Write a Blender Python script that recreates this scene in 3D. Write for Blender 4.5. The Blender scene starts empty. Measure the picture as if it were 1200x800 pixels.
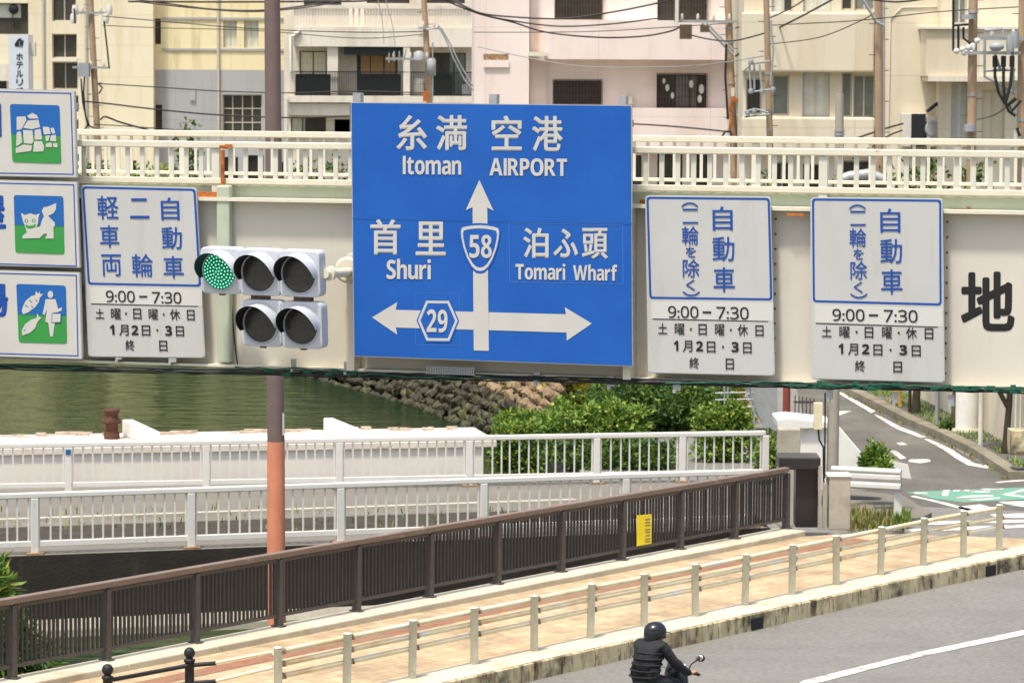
import bpy, math, random
from mathutils import Vector, Matrix, noise
R = math.radians
rnd = random.Random(7)
sc = bpy.context.scene
col = sc.collection
V = Vector

# ------------------------------------------------------------------ camera, sky, sun, exposure
F, CX, CY, YH, H = 4000.0, 600.0, 400.0, 70.0, 8.7
pitch = math.atan((CY - YH) / F)
roll = 0.0044
fwd = V((0, math.cos(pitch), -math.sin(pitch)))
up0 = V((0, math.sin(pitch), math.cos(pitch)))
rt0 = V((1, 0, 0))
rt = rt0 * math.cos(roll) + up0 * math.sin(roll)
up = up0 * math.cos(roll) - rt0 * math.sin(roll)
CAM = V((0, 0, H))
cd = bpy.data.cameras.new('camera')
cam = bpy.data.objects.new('camera', cd)
col.objects.link(cam)
cd.sensor_width = 36.0
cd.lens = 36.0 * F / 1200.0
cd.clip_start = 0.5
cd.clip_end = 3000
m = Matrix((rt, up, -fwd)).transposed().to_4x4()
m.translation = CAM
cam.matrix_world = m
sc.camera = cam
cd.dof.use_dof = True
cd.dof.focus_distance = 30.0
cd.dof.aperture_fstop = 8.0

SUN_EL, SUN_AZ = R(70), R(212)          # azimuth measured clockwise from +Y
world = bpy.data.worlds.new('World')
sc.world = world
world.use_nodes = True
nt = world.node_tree
bg = nt.nodes['Background']
sky = nt.nodes.new('ShaderNodeTexSky')
sky.sky_type = 'NISHITA'
sky.sun_disc = False
sky.sun_elevation = SUN_EL
sky.sun_rotation = SUN_AZ
sky.dust_density = 4.0
sky.air_density = 1.2
nt.links.new(sky.outputs[0], bg.inputs[0])
bg.inputs[1].default_value = 0.125
sd = bpy.data.lights.new('sun', 'SUN')
sd.energy = 2.75
sd.angle = R(5)
sd.color = (1.0, 0.96, 0.89)
sun = bpy.data.objects.new('sun', sd)
col.objects.link(sun)
sdir = V((math.sin(SUN_AZ) * math.cos(SUN_EL), math.cos(SUN_AZ) * math.cos(SUN_EL), math.sin(SUN_EL)))
sun.rotation_euler = sdir.to_track_quat('Z', 'Y').to_euler()
sun.location = (0, 0, 40)
sc.view_settings.view_transform = 'Standard'
sc.view_settings.look = 'None'
sc.view_settings.exposure = 0.8
sc.view_settings.gamma = 1.0
sc.view_settings.use_curve_mapping = False

# ------------------------------------------------------------------ pixel rays (1200 x 800 measurements turned into places)
def ray(px, py):
    return fwd + rt * ((px - CX) / F) - up * ((py - CY) / F)
def at_z(px, py, z):
    d = ray(px, py); return CAM + d * ((z - H) / d.z)
def at_y(px, py, y):
    d = ray(px, py); return CAM + d * (y / d.y)

class Plane:
    """vertical plane facing the camera side; u to the right, v up, n towards the viewer"""
    def __init__(s, p0, ux, uy):
        s.p0 = V(p0); s.u = V((ux, uy, 0)).normalized(); s.v = V((0, 0, 1)); s.n = s.u.cross(s.v)
    def P(s, px, py, off=0.0):
        d = ray(px, py); q = s.p0 + s.n * off
        return CAM + d * ((q - CAM).dot(s.n) / d.dot(s.n))
    def uv(s, px, py, off=0.0):
        q = s.P(px, py, off) - s.p0
        return q.dot(s.u), q.dot(s.v)
    def W(s, u, v, off=0.0):
        return s.p0 + s.u * u + s.v * v + s.n * off

# ------------------------------------------------------------------ mesh builder
class MB:
    def __init__(s): s.v = []; s.f = []; s.sm = []
    def add(s, vs, fs, smooth=False):
        b = len(s.v); s.v += [V(x) for x in vs]
        for f in fs: s.f.append([b + i for i in f]); s.sm.append(smooth)
    def quad(s, a, b, c, d): s.add([a, b, c, d], [(0, 1, 2, 3)])
    def hexa(s, c):   # 8 corners: bottom 0-3, top 4-7
        s.add(c, [(0, 3, 2, 1), (4, 5, 6, 7), (0, 1, 5, 4), (1, 2, 6, 5), (2, 3, 7, 6), (3, 0, 4, 7)])
    def box(s, c, x, y, z, ax=None):
        c = V(c)
        X, Y, Z = ax if ax else (V((1, 0, 0)), V((0, 1, 0)), V((0, 0, 1)))
        X = X * (x / 2); Y = Y * (y / 2); Z = Z * (z / 2)
        s.hexa([c - X - Y - Z, c + X - Y - Z, c + X + Y - Z, c - X + Y - Z, c - X - Y + Z, c + X - Y + Z, c + X + Y + Z, c - X + Y + Z])
    def pbox(s, pl, u0, v0, u1, v1, o0, o1):   # box on a plane, from offset o0 to o1 along n
        W = pl.W
        s.hexa([W(u0, v0, o1), W(u1, v0, o1), W(u1, v0, o0), W(u0, v0, o0), W(u0, v1, o1), W(u1, v1, o1), W(u1, v1, o0), W(u0, v1, o0)])
    def prism(s, pts, d, cap=True):   # polygon of world points extruded by d
        n = len(pts); d = V(d)
        vs = [V(p) for p in pts] + [V(p) + d for p in pts]
        fs = [tuple(range(n)), tuple(range(2 * n - 1, n - 1, -1))] if cap else []
        fs += [(i, (i + 1) % n, n + (i + 1) % n, n + i)[::-1] for i in range(n)]
        s.add(vs, fs)
    def tube(s, pts, r, n=8, cap=True):
        pts = [V(p) for p in pts]; k = len(pts)
        rs = r if isinstance(r, (list, tuple)) else [r] * k
        vs = []; prev = None
        for i, p in enumerate(pts):
            t = (pts[min(i + 1, k - 1)] - pts[max(i - 1, 0)]).normalized()
            if prev is None:
                a = V((0, 0, 1)) if abs(t.z) < .9 else V((1, 0, 0))
                e = t.cross(a).normalized()
            else:
                e = (prev - t * prev.dot(t)).normalized()
            prev = e; g = t.cross(e)
            for j in range(n):
                a = 2 * math.pi * j / n
                vs.append(p + (e * math.cos(a) + g * math.sin(a)) * rs[i])
        fs = [(i * n + j, i * n + (j + 1) % n, (i + 1) * n + (j + 1) % n, (i + 1) * n + j) for i in range(k - 1) for j in range(n)]
        s.add(vs, fs, True)
        if cap:
            s.add(vs[:n], [tuple(range(n))[::-1]]); s.add(vs[-n:], [tuple(range(n))])
    def lathe(s, c, prof, n=16, ax=None):   # prof: (radius, height)
        c = V(c); X, Y, Z = ax if ax else (V((1, 0, 0)), V((0, 1, 0)), V((0, 0, 1)))
        k = len(prof); vs = []
        for r_, h in prof:
            for j in range(n):
                a = 2 * math.pi * j / n
                vs.append(c + X * (r_ * math.cos(a)) + Y * (r_ * math.sin(a)) + Z * h)
        fs = [(i * n + j, i * n + (j + 1) % n, (i + 1) * n + (j + 1) % n, (i + 1) * n + j) for i in range(k - 1) for j in range(n)]
        s.add(vs, fs, True)
        s.add(vs[:n], [tuple(range(n))[::-1]]); s.add(vs[-n:], [tuple(range(n))])
    def ball(s, c, rx, ry=None, rz=None, n=14, ax=None):
        ry = ry or rx; rz = rz or rx; c = V(c)
        X, Y, Z = ax if ax else (V((1, 0, 0)), V((0, 1, 0)), V((0, 0, 1)))
        vs = []; k = n // 2
        for i in range(k + 1):
            t = math.pi * i / k
            for j in range(n):
                a = 2 * math.pi * j / n
                vs.append(c + X * (rx * math.sin(t) * math.cos(a)) + Y * (ry * math.sin(t) * math.sin(a)) + Z * (rz * math.cos(t)))
        s.add(vs, [(i * n + j, (i + 1) * n + j, (i + 1) * n + (j + 1) % n, i * n + (j + 1) % n) for i in range(k) for j in range(n)], True)

def tag(o, label=None, cat=None, group=None, kind=None):
    if label: o['label'] = label
    if cat: o['category'] = cat
    if group: o['group'] = group
    if kind: o['kind'] = kind
    return o
def wloc(o):
    p = V((0, 0, 0))
    while o is not None: p = p + o.location; o = o.parent
    return p
def empty(name, loc, label, cat, group=None):
    o = bpy.data.objects.new(name, None); col.objects.link(o); o.location = loc
    return tag(o, label, cat, group)
def obj(name, mb, mat, parent=None, loc=None, bevel=0.0):
    """link a builder as one mesh; verts are world coordinates"""
    base = wloc(parent) if parent else V((0, 0, 0))
    if loc is None: loc = base
    loc = V(loc)
    me = bpy.data.meshes.new(name)
    me.from_pydata([tuple(v - loc) for v in mb.v], [], mb.f)
    me.polygons.foreach_set('use_smooth', mb.sm)
    for mt in (mat if isinstance(mat, (list, tuple)) else [mat]): me.materials.append(mt)
    me.validate(); me.update()
    o = bpy.data.objects.new(name, me); col.objects.link(o)
    if parent: o.parent = parent
    o.location = loc - base
    if bevel:
        b = o.modifiers.new('bevel', 'BEVEL'); b.width = bevel; b.segments = 2; b.limit_method = 'ANGLE'; b.angle_limit = R(40)
    return o
def parts(name, mb, mat, parent, bevel=0.0):
    """one mesh per loose piece, all children of the same thing"""
    key = {}; par = list(range(len(mb.v)))
    def find(i):
        while par[i] != i: par[i] = par[par[i]]; i = par[i]
        return i
    for i, v in enumerate(mb.v):
        k = (round(v.x, 4), round(v.y, 4), round(v.z, 4))
        if k in key: par[find(i)] = find(key[k])
        else: key[k] = i
    for f in mb.f:
        for i in f[1:]: par[find(i)] = find(f[0])
    isl = {}
    for f, sm in zip(mb.f, mb.sm): isl.setdefault(find(f[0]), []).append((f, sm))
    out = []
    for fs in isl.values():
        g = MB(); mp_ = {}
        for f, sm in fs:
            for i in f:
                if i not in mp_: mp_[i] = len(g.v); g.v.append(mb.v[i])
            g.f.append([mp_[i] for i in f]); g.sm.append(sm)
        out.append(obj(name, g, mat, parent, g.v[0], bevel))
    return out
def struct(name, mb, mat):
    return tag(obj(name, mb, mat), kind='structure')
def copy_tree(o, loc, parent=None):
    c = o.copy(); col.objects.link(c); c.location = loc; c.parent = parent
    for ch in list(o.children): copy_tree(ch, ch.location.copy(), c)
    return c

# ------------------------------------------------------------------ materials
def lin(c): return c / 12.92 if c <= .04045 else ((c + .055) / 1.055) ** 2.4
def S(r, g, b): return (lin(r / 255), lin(g / 255), lin(b / 255), 1)
def M(name, c, rough=.6, var=.12, scale=3.0, bump=0.0, bscale=60.0, stains=(), metal=0.0, spec=.4, fine=0.0, emit=0.0, joints=None):
    """stains: (colour, scale xyz, from, to, strength)"""
    mt = bpy.data.materials.new(name); mt.use_nodes = True
    N = mt.node_tree.nodes; L = mt.node_tree.links
    b = N['Principled BSDF']
    b.inputs['Roughness'].default_value = rough; b.inputs['Metallic'].default_value = metal
    b.inputs['Specular IOR Level'].default_value = spec
    tc = N.new('ShaderNodeTexCoord'); oi = N.new('ShaderNodeObjectInfo')
    sh = N.new('ShaderNodeVectorMath'); sh.operation = 'MULTIPLY_ADD'
    sh.inputs[1].default_value = (1, 1, 1)
    cmb = N.new('ShaderNodeCombineXYZ')
    mu = N.new('ShaderNodeMath'); mu.operation = 'MULTIPLY'; mu.inputs[1].default_value = 37.0
    L.new(oi.outputs['Random'], mu.inputs[0])
    L.new(mu.outputs[0], cmb.inputs[0]); L.new(mu.outputs[0], cmb.inputs[1])
    L.new(tc.outputs['Object'], sh.inputs[0]); L.new(cmb.outputs[0], sh.inputs[2])
    co = sh.outputs[0]
    cur = None
    nz = N.new('ShaderNodeTexNoise'); nz.inputs['Scale'].default_value = scale; nz.inputs['Detail'].default_value = 6; nz.inputs['Roughness'].default_value = .62
    L.new(co, nz.inputs['Vector'])
    rp = N.new('ShaderNodeMapRange'); rp.inputs[1].default_value = .3; rp.inputs[2].default_value = .7
    rp.inputs[3].default_value = 1 - var; rp.inputs[4].default_value = 1 + var
    L.new(nz.outputs[0], rp.inputs[0])
    mx = N.new('ShaderNodeMix'); mx.data_type = 'RGBA'; mx.blend_type = 'MULTIPLY'; mx.inputs[0].default_value = 1
    mx.inputs[6].default_value = c; L.new(rp.outputs[0], mx.inputs[7]); cur = mx.outputs[2]
    if fine:
        n2 = N.new('ShaderNodeTexNoise'); n2.inputs['Scale'].default_value = scale * 30; n2.inputs['Detail'].default_value = 2
        L.new(co, n2.inputs['Vector'])
        r2 = N.new('ShaderNodeMapRange'); r2.inputs[1].default_value = .3; r2.inputs[2].default_value = .7
        r2.inputs[3].default_value = 1 - fine; r2.inputs[4].default_value = 1 + fine
        L.new(n2.outputs[0], r2.inputs[0])
        m2 = N.new('ShaderNodeMix'); m2.data_type = 'RGBA'; m2.blend_type = 'MULTIPLY'; m2.inputs[0].default_value = 1
        L.new(cur, m2.inputs[6]); L.new(r2.outputs[0], m2.inputs[7]); cur = m2.outputs[2]
    if joints:
        mj = N.new('ShaderNodeMapping'); mj.inputs['Rotation'].default_value = (R(-90), 0, 0); L.new(tc.outputs['Object'], mj.inputs[0])
        bj = N.new('ShaderNodeTexBrick'); bj.offset = 0; bj.inputs['Scale'].default_value = 1; bj.inputs['Mortar Size'].default_value = .018
        bj.inputs['Brick Width'].default_value = joints[0]; bj.inputs['Row Height'].default_value = joints[1]
        bj.inputs['Color1'].default_value = (1, 1, 1, 1); bj.inputs['Color2'].default_value = (.975, .975, .97, 1); bj.inputs['Mortar'].default_value = (.84, .82, .78, 1)
        L.new(mj.outputs[0], bj.inputs['Vector'])
        m5 = N.new('ShaderNodeMix'); m5.data_type = 'RGBA'; m5.blend_type = 'MULTIPLY'; m5.inputs[0].default_value = 1
        L.new(cur, m5.inputs[6]); L.new(bj.outputs[0], m5.inputs[7]); cur = m5.outputs[2]
    for (sc_, ss, a, z, k) in stains:
        mp = N.new('ShaderNodeMapping'); mp.inputs['Scale'].default_value = ss
        L.new(co, mp.inputs[0])
        n3 = N.new('ShaderNodeTexNoise'); n3.inputs['Scale'].default_value = 1; n3.inputs['Detail'].default_value = 7; n3.inputs['Roughness'].default_value = .68
        L.new(mp.outputs[0], n3.inputs['Vector'])
        r3 = N.new('ShaderNodeMapRange'); r3.inputs[1].default_value = a; r3.inputs[2].default_value = z; r3.inputs[3].default_value = 0; r3.inputs[4].default_value = k
        L.new(n3.outputs[0], r3.inputs[0])
        m3 = N.new('ShaderNodeMix'); m3.data_type = 'RGBA'
        L.new(r3.outputs[0], m3.inputs[0]); L.new(cur, m3.inputs[6]); m3.inputs[7].default_value = sc_; cur = m3.outputs[2]
    L.new(cur, b.inputs['Base Color'])
    if bump:
        n4 = N.new('ShaderNodeTexNoise'); n4.inputs['Scale'].default_value = bscale; n4.inputs['Detail'].default_value = 4
        L.new(co, n4.inputs['Vector'])
        bp = N.new('ShaderNodeBump'); bp.inputs['Strength'].default_value = bump; bp.inputs['Distance'].default_value = .02
        L.new(n4.outputs[0], bp.inputs['Height']); L.new(bp.outputs[0], b.inputs['Normal'])
    if emit:
        b.inputs['Emission Color'].default_value = c; b.inputs['Emission Strength'].default_value = emit
    return mt

rust = S(150, 78, 30); grime = S(95, 88, 72); dirt = S(70, 62, 48)
m_girder = M('cream_girder_paint', S(203, 196, 180), .5, .05, 1.5, stains=((S(165, 150, 122), (6, 6, .8), .58, .8, .5), (rust, (5, 5, .5), .66, .8, .55)))
m_rail = M('cream_rail_paint', S(212, 205, 182), .5, .06, 4, stains=((rust, (5, 5, 9), .65, .73, .85), (grime, (14, 14, 14), .62, .8, .4)))
m_rail2 = M('cream_baluster_paint', S(204, 201, 184), .5, .06, 4, stains=((rust, (7, 7, 4), .73, .79, .6),))
m_rust = M('rusted_steel', S(178, 100, 48), .85, .35, 20, .4, 90, stains=((S(92, 46, 22), (12, 12, 12), .5, .7, .8),))
m_greenpaint = M('pale_green_paint', S(176, 184, 160), .5, .06, 3, stains=((grime, (8, 8, 2), .6, .8, .4),))
m_blue = M('blue_sign_sheeting', S(22, 84, 164), .38, .035, 1.2, stains=((S(34, 100, 180), (1.3, 1.3, 1.3), .45, .7, .5), (S(140, 160, 190), (90, 90, 90), .77, .82, .6)), spec=.35)
m_legend = M('white_sign_legend', S(190, 187, 178), .42, .05, 3, spec=.3)
m_sign = M('grey_white_sign_sheeting', S(184, 183, 177), .42, .035, 1.6, stains=((S(150, 143, 128), (5, 5, .7), .55, .8, .45), (S(120, 108, 88), (26, 26, 12), .68, .8, .5)), spec=.3)
m_timepanel = M('white_time_panel', S(198, 196, 188), .42, .03, 2, spec=.3)
m_bluetext = M('blue_sign_ink', S(18, 72, 152), .45, .04, 3)
m_seam = M('sign_joint_line', S(66, 112, 186), .5, .05, 4)
m_blacktext = M('black_sign_ink', S(30, 29, 28), .5, .05, 5)
m_alu = M('aluminium_trim', S(190, 192, 192), .35, .06, 8, metal=.6)
m_iconblue = M('icon_blue', S(26, 92, 160), .45, .04, 3)
m_icongreen = M('icon_green', S(52, 138, 62), .45, .05, 3)
m_signal = M('signal_grey_paint', S(188, 191, 195), .42, .05, 5, stains=((grime, (22, 22, 9), .66, .8, .4),))
m_black = M('black_matt', S(24, 24, 25), .6, .15, 9)
m_lens = M('dark_signal_lens', S(58, 56, 52), .18, .3, 30, .15, 160, spec=.6)
m_greenlens = M('green_signal_lens', S(2, 92, 66), .25, .1, 20, emit=.22)
m_led = M('green_led', S(130, 250, 205), .4, .0, 5, emit=.6)
m_cable = M('black_cable', S(28, 30, 30), .6, .2, 9)
m_greencable = M('green_netting', S(26, 84, 62), .75, .3, 30)
m_asphalt = M('asphalt', S(122, 119, 111), .9, .12, .35, .8, 90, fine=.17, stains=((S(136, 132, 124), (.15, .9, 1), .5, .75, .5), (S(88, 86, 82), (.8, .25, 1), .6, .75, .45)))
m_asphalt2 = M('old_asphalt', S(92, 88, 80), .9, .16, .5, .6, 120, fine=.14, stains=((S(128, 123, 112), (.5, .2, 1), .48, .7, .55), (S(76, 74, 70), (.7, .3, 1), .58, .7, .5)))
m_paint = M('worn_road_paint', S(214, 210, 198), .7, .08, 4, fine=.1, stains=((S(128, 124, 116), (2.5, 2.5, 2.5), .47, .62, .85),))
m_worn = M('nearly_gone_paint', S(176, 170, 156), .8, .08, 4, stains=((S(146, 142, 132), (3, 3, 3), .42, .6, 1),))
m_greenpave = M('green_lane_paint', S(76, 152, 122), .75, .12, 4, fine=.12, stains=((S(128, 130, 116), (1.6, 3, 4), .42, .6, .9),))
m_conc = M('concrete', S(172, 164, 146), .85, .14, 1.5, .35, 60, fine=.08, stains=((S(98, 88, 68), (1.4, 1.4, 1.4), .55, .75, .6),))
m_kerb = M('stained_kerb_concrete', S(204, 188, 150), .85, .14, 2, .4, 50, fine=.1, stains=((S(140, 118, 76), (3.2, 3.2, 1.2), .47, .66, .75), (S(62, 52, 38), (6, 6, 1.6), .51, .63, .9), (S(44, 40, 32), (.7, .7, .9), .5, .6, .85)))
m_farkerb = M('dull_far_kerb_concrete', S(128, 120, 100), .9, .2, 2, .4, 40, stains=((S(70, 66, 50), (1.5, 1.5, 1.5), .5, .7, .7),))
m_kerbtop = M('pale_kerb_top', S(196, 186, 162), .85, .1, 1.2, .3, 60, fine=.08, stains=((S(150, 130, 96), (.9, .9, .9), .52, .72, .65), (S(90, 78, 58), (4, 4, 4), .66, .78, .6)))
m_whiteconc = M('white_concrete', S(228, 224, 214), .8, .07, 1.2, .25, 50, stains=((S(168, 158, 140), (1.1, 1.1, 1.1), .55, .8, .6), (S(112, 82, 62), (5, 5, 5), .68, .76, .7)))
m_quay = M('quay_wall_paint', S(224, 217, 203), .75, .05, .8, .2, 40, stains=((S(150, 146, 136), (.4, .4, 1.5), .55, .8, .5),))
m_quaytop = M('quay_top_concrete', S(212, 202, 186), .85, .12, 1.4, .35, 40, fine=.1, stains=((S(124, 84, 62), (1.3, 4, 3), .6, .7, .8), (S(80, 70, 60), (2, 5, 4), .66, .74, .7)))
m_rubble = M('rusty_rubble', S(176, 156, 136), .95, .3, 5, .5, 30, stains=((S(196, 182, 160), (4, 4, 4), .5, .6, .8),))
m_darkwall = M('blackened_wall', S(44, 39, 33), .9, .3, 2, .5, 20, stains=((S(74, 64, 50), (3, 3, .5), .56, .75, .6), (S(120, 100, 70), (6, 6, 1), .7, .8, .5)))
m_path = M('path_surface', S(114, 108, 97), .9, .12, .8, .4, 60, fine=.1, stains=((S(110, 102, 90), (.6, 2, 1), .5, .7, .5),))
m_soil = M('dark_soil', S(62, 54, 42), .95, .35, 3, .8, 20)
m_brown = M('brown_fence_paint', S(80, 73, 69), .5, .14, 5, stains=((S(160, 120, 92), (9, 9, 9), .66, .78, .6), (S(46, 38, 34), (5, 5, 1.5), .55, .75, .4)))
m_brownslat = M('dark_brown_slat_paint', S(60, 55, 52), .5, .16, 5, stains=((S(168, 140, 112), (14, 14, 4), .7, .76, .6),))
m_browntop = M('pale_brown_handrail', S(122, 104, 90), .5, .14, 3, stains=((S(205, 186, 160), (3, 3, 9), .6, .75, .5),))  # paler brown than the posts, with scattered beige patches
m_wfence = M('white_fence_paint', S(214, 210, 200), .5, .05, 3, stains=((S(150, 140, 120), (7, 7, 2), .62, .8, .5),))
m_post = M('grey_green_post_paint', S(206, 208, 196), .55, .08, 6, stains=((S(120, 112, 90), (12, 12, 5), .55, .75, .5), (rust, (11, 11, 8), .7, .8, .6)))
m_pipe = M('weathered_pipe_paint', S(222, 208, 172), .55, .08, 3, stains=((S(200, 156, 98), (.9, .9, .9), .5, .64, .6), (S(206, 206, 198), (.6, .6, .6), .52, .62, .8)))
m_clamp = M('rusting_clamp', S(160, 130, 92), .7, .3, 25, stains=((S(96, 66, 40), (14, 14, 14), .48, .6, .8),))
m_bolt = M('dull_bolt', S(96, 82, 62), .6, .2, 30, metal=.4)
m_lampbrown = M('brown_pole_paint', S(112, 94, 89), .55, .08, 4)
m_orange = M('faded_orange_paint', S(208, 134, 102), .6, .1, 3, stains=((S(184, 106, 76), (5, 5, 1), .5, .75, .5),))
m_yellow = M('yellow_notice', S(244, 218, 30), .5, .04, 4)
m_notice = M('notice_print', S(140, 120, 92), .5, .1, 8)
m_granite = M('black_granite', S(46, 44, 44), .3, .2, 30, fine=.2)
m_rustbrown = M('rusty_bollard', S(84, 52, 38), .9, .4, 12, .6, 40)
m_jacket = M('black_quilted_jacket', S(30, 30, 32), .8, .25, 14, 1.0, 16)
m_skin = M('skin', S(190, 132, 108), .55, .06, 20)
m_helmet = M('black_helmet', S(28, 29, 32), .22, .1, 6, spec=.6)
m_trouser = M('dark_trousers', S(40, 40, 46), .8, .15, 10)
m_rubber = M('black_rubber', S(26, 26, 26), .8, .1, 10)
m_bike = M('dark_bike_paint', S(30, 32, 38), .25, .05, 5, spec=.6)
m_chrome = M('chrome', S(200, 200, 200), .18, .05, 5, metal=1.0)
m_mirror = M('mirror_glass', S(225, 225, 222), .1, .02, 5, metal=.9)
m_trunk = M('tree_bark', S(58, 48, 38), .95, .3, 6, .8, 30, stains=((S(70, 82, 40), (3, 3, 1.5), .52, .7, .7),))
m_polec = M('concrete_pole', S(160, 152, 136), .85, .1, 3, .2, 40, stains=((S(110, 98, 80), (6, 6, .6), .55, .75, .6),))
m_polew = M('brown_utility_pole', S(166, 140, 112), .85, .12, 2, .2, 40, stains=((S(112, 88, 66), (7, 7, .5), .5, .75, .7),))
m_galv = M('galvanised_steel', S(160, 162, 160), .5, .12, 8, metal=.3)
m_insul = M('white_insulator', S(214, 210, 200), .3, .05, 8)
m_trans = M('transformer_grey', S(150, 154, 154), .5, .08, 6)
m_wire = M('overhead_wire', S(52, 48, 44), .6, .1, 5)
m_wallA = M('yellow_cream_stucco', S(224, 213, 184), .9, .035, .25, stains=((S(196, 176, 132), (.8, .8, .12), 0.51, .72, .6), (S(120, 108, 88), (1.2, 1.2, .2), .7, .82, .4)), joints=(2.6, 1.55))
m_wallA2 = M('yellow_stucco', S(226, 213, 172), .9, .04, .25, stains=((S(160, 140, 90), (.9, .9, .1), 0.53, .72, .6),), joints=(3.2, 1.5))
m_greywall = M('grey_stucco', S(166, 166, 166), .9, .06, .4, stains=((S(128, 126, 122), (1.2, 1.2, .15), .52, .75, .5),), joints=(1.8, 1.4))
m_wallB = M('offwhite_stucco', S(220, 210, 192), .9, .04, .3, stains=((S(170, 158, 136), (1, 1, .15), 0.50, .72, .6),), joints=(3.0, 2.9))
m_wallC = M('pink_stucco', S(232, 217, 207), .9, .035, .3, stains=((S(206, 178, 160), (.5, .5, .12), 0.47, .72, .6), (S(150, 128, 112), (1.5, 1.5, .18), .68, .82, .4)), joints=(4.2, 3.3))
m_wallD = M('beige_stucco', S(214, 203, 179), .9, .04, .3, stains=((S(188, 164, 122), (.7, .7, .12), 0.45, .72, .6), (S(140, 122, 92), (1.4, 1.4, .16), .66, .82, .4)), joints=(3.6, 1.65))
m_frame = M('window_frame_grey', S(186, 180, 166), .5, .06, 6)
m_dframe = M('dark_window_frame', S(70, 56, 46), .5, .1, 6)
m_glass = M('dark_glass', S(66, 64, 58), .08, .25, 1.2, spec=.6)
m_glassl = M('pale_glass', S(120, 126, 116), .12, .2, 1.5, spec=.6)
m_curtain = M('pale_curtain', S(196, 196, 182), .8, .1, 3)
m_tan = M('tan_curtain', S(186, 150, 108), .8, .12, 2)
m_awning = M('dark_green_awning', S(44, 52, 46), .8, .1, 4)
m_acwhite = M('air_conditioner_white', S(206, 200, 186), .5, .06, 5)
m_hotel = M('hotel_sign_white', S(206, 210, 214), .4, .04, 2)
m_stone = M('embankment_stone', S(126, 106, 80), .95, .45, 2.4, .8, 18, stains=((S(198, 170, 126), (1.3, 1.3, 1.3), .55, .7, .6),))
m_wetstone = M('mossy_wet_stone', S(50, 44, 29), .7, .5, 2.6, .8, 18, stains=((S(92, 96, 50), (1.5, 1.5, 1.5), .5, .65, .7),))
m_earth = M('ground_earth', S(122, 112, 92), .95, .2, .3, .4, 20)
m_yellowpost = M('yellow_bollard_paint', S(224, 170, 60), .5, .08, 5)
m_redbrown = M('red_brown_post_paint', S(130, 62, 46), .6, .12, 5)
m_grassm = None

def leafmat(name, c1, c2, c3=None):
    mt = bpy.data.materials.new(name); mt.use_nodes = True
    N = mt.node_tree.nodes; L = mt.node_tree.links; b = N['Principled BSDF']
    b.inputs['Roughness'].default_value = .55; b.inputs['Specular IOR Level'].default_value = .3
    g = N.new('ShaderNodeNewGeometry'); r = N.new('ShaderNodeValToRGB')
    L.new(g.outputs['Random Per Island'], r.inputs[0])
    r.color_ramp.elements[0].color = c1; r.color_ramp.elements[1].color = c2
    r.color_ramp.elements[1].position = .85
    if c3: e = r.color_ramp.elements.new(.97); e.color = c3
    L.new(r.outputs[0], b.inputs['Base Color'])
    tr = N.new('ShaderNodeBsdfTranslucent'); L.new(r.outputs[0], tr.inputs[0])
    mx = N.new('ShaderNodeMixShader'); mx.inputs[0].default_value = .3
    L.new(b.outputs[0], mx.inputs[1]); L.new(tr.outputs[0], mx.inputs[2])
    L.new(mx.outputs[0], N['Material Output'].inputs[0])
    return mt
l_dark = leafmat('dark_leaves', S(34, 62, 24), S(92, 124, 52), S(140, 150, 62))
l_mid = leafmat('green_leaves', S(58, 94, 32), S(134, 162, 66), S(182, 178, 78))
l_yel = leafmat('yellowing_leaves', S(88, 110, 36), S(176, 168, 60), S(206, 140, 50))
l_dry = leafmat('dry_grass_blades', S(96, 104, 48), S(160, 148, 86), S(176, 156, 100))

l_mixed = leafmat('mixed_weeds', S(88, 108, 48), S(150, 142, 80), S(176, 150, 90))
# paving with the joint pattern of laid bricks
def paving(name, c1, c2, mortar, ang, bw=.42, bh=.21):
    mt = M(name, c1, .9, .06, 1.0)
    N = mt.node_tree.nodes; L = mt.node_tree.links; b = N['Principled BSDF']
    tc = N.new('ShaderNodeTexCoord'); mp = N.new('ShaderNodeMapping'); mp.inputs['Rotation'].default_value = (0, 0, ang)
    L.new(tc.outputs['Object'], mp.inputs[0])
    br = N.new('ShaderNodeTexBrick'); br.inputs['Color1'].default_value = c1; br.inputs['Color2'].default_value = c2
    br.inputs['Mortar'].default_value = mortar; br.inputs['Scale'].default_value = 1; br.inputs['Mortar Size'].default_value = .008
    br.inputs['Brick Width'].default_value = bw; br.inputs['Row Height'].default_value = bh
    L.new(mp.outputs[0], br.inputs['Vector'])
    nz = N.new('ShaderNodeTexNoise'); nz.inputs['Scale'].default_value = 1.1; nz.inputs['Detail'].default_value = 8; nz.inputs['Roughness'].default_value = .7
    L.new(tc.outputs['Object'], nz.inputs['Vector'])
    r = N.new('ShaderNodeMapRange'); r.inputs[1].default_value = .46; r.inputs[2].default_value = .66; r.inputs[3].default_value = 0; r.inputs[4].default_value = .8
    L.new(nz.outputs[0], r.inputs[0])
    mx = N.new('ShaderNodeMix'); mx.data_type = 'RGBA'
    L.new(r.outputs[0], mx.inputs[0]); L.new(br.outputs[0], mx.inputs[6]); mx.inputs[7].default_value = S(136, 116, 92)
    L.new(mx.outputs[2], b.inputs['Base Color'])
    return mt

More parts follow.
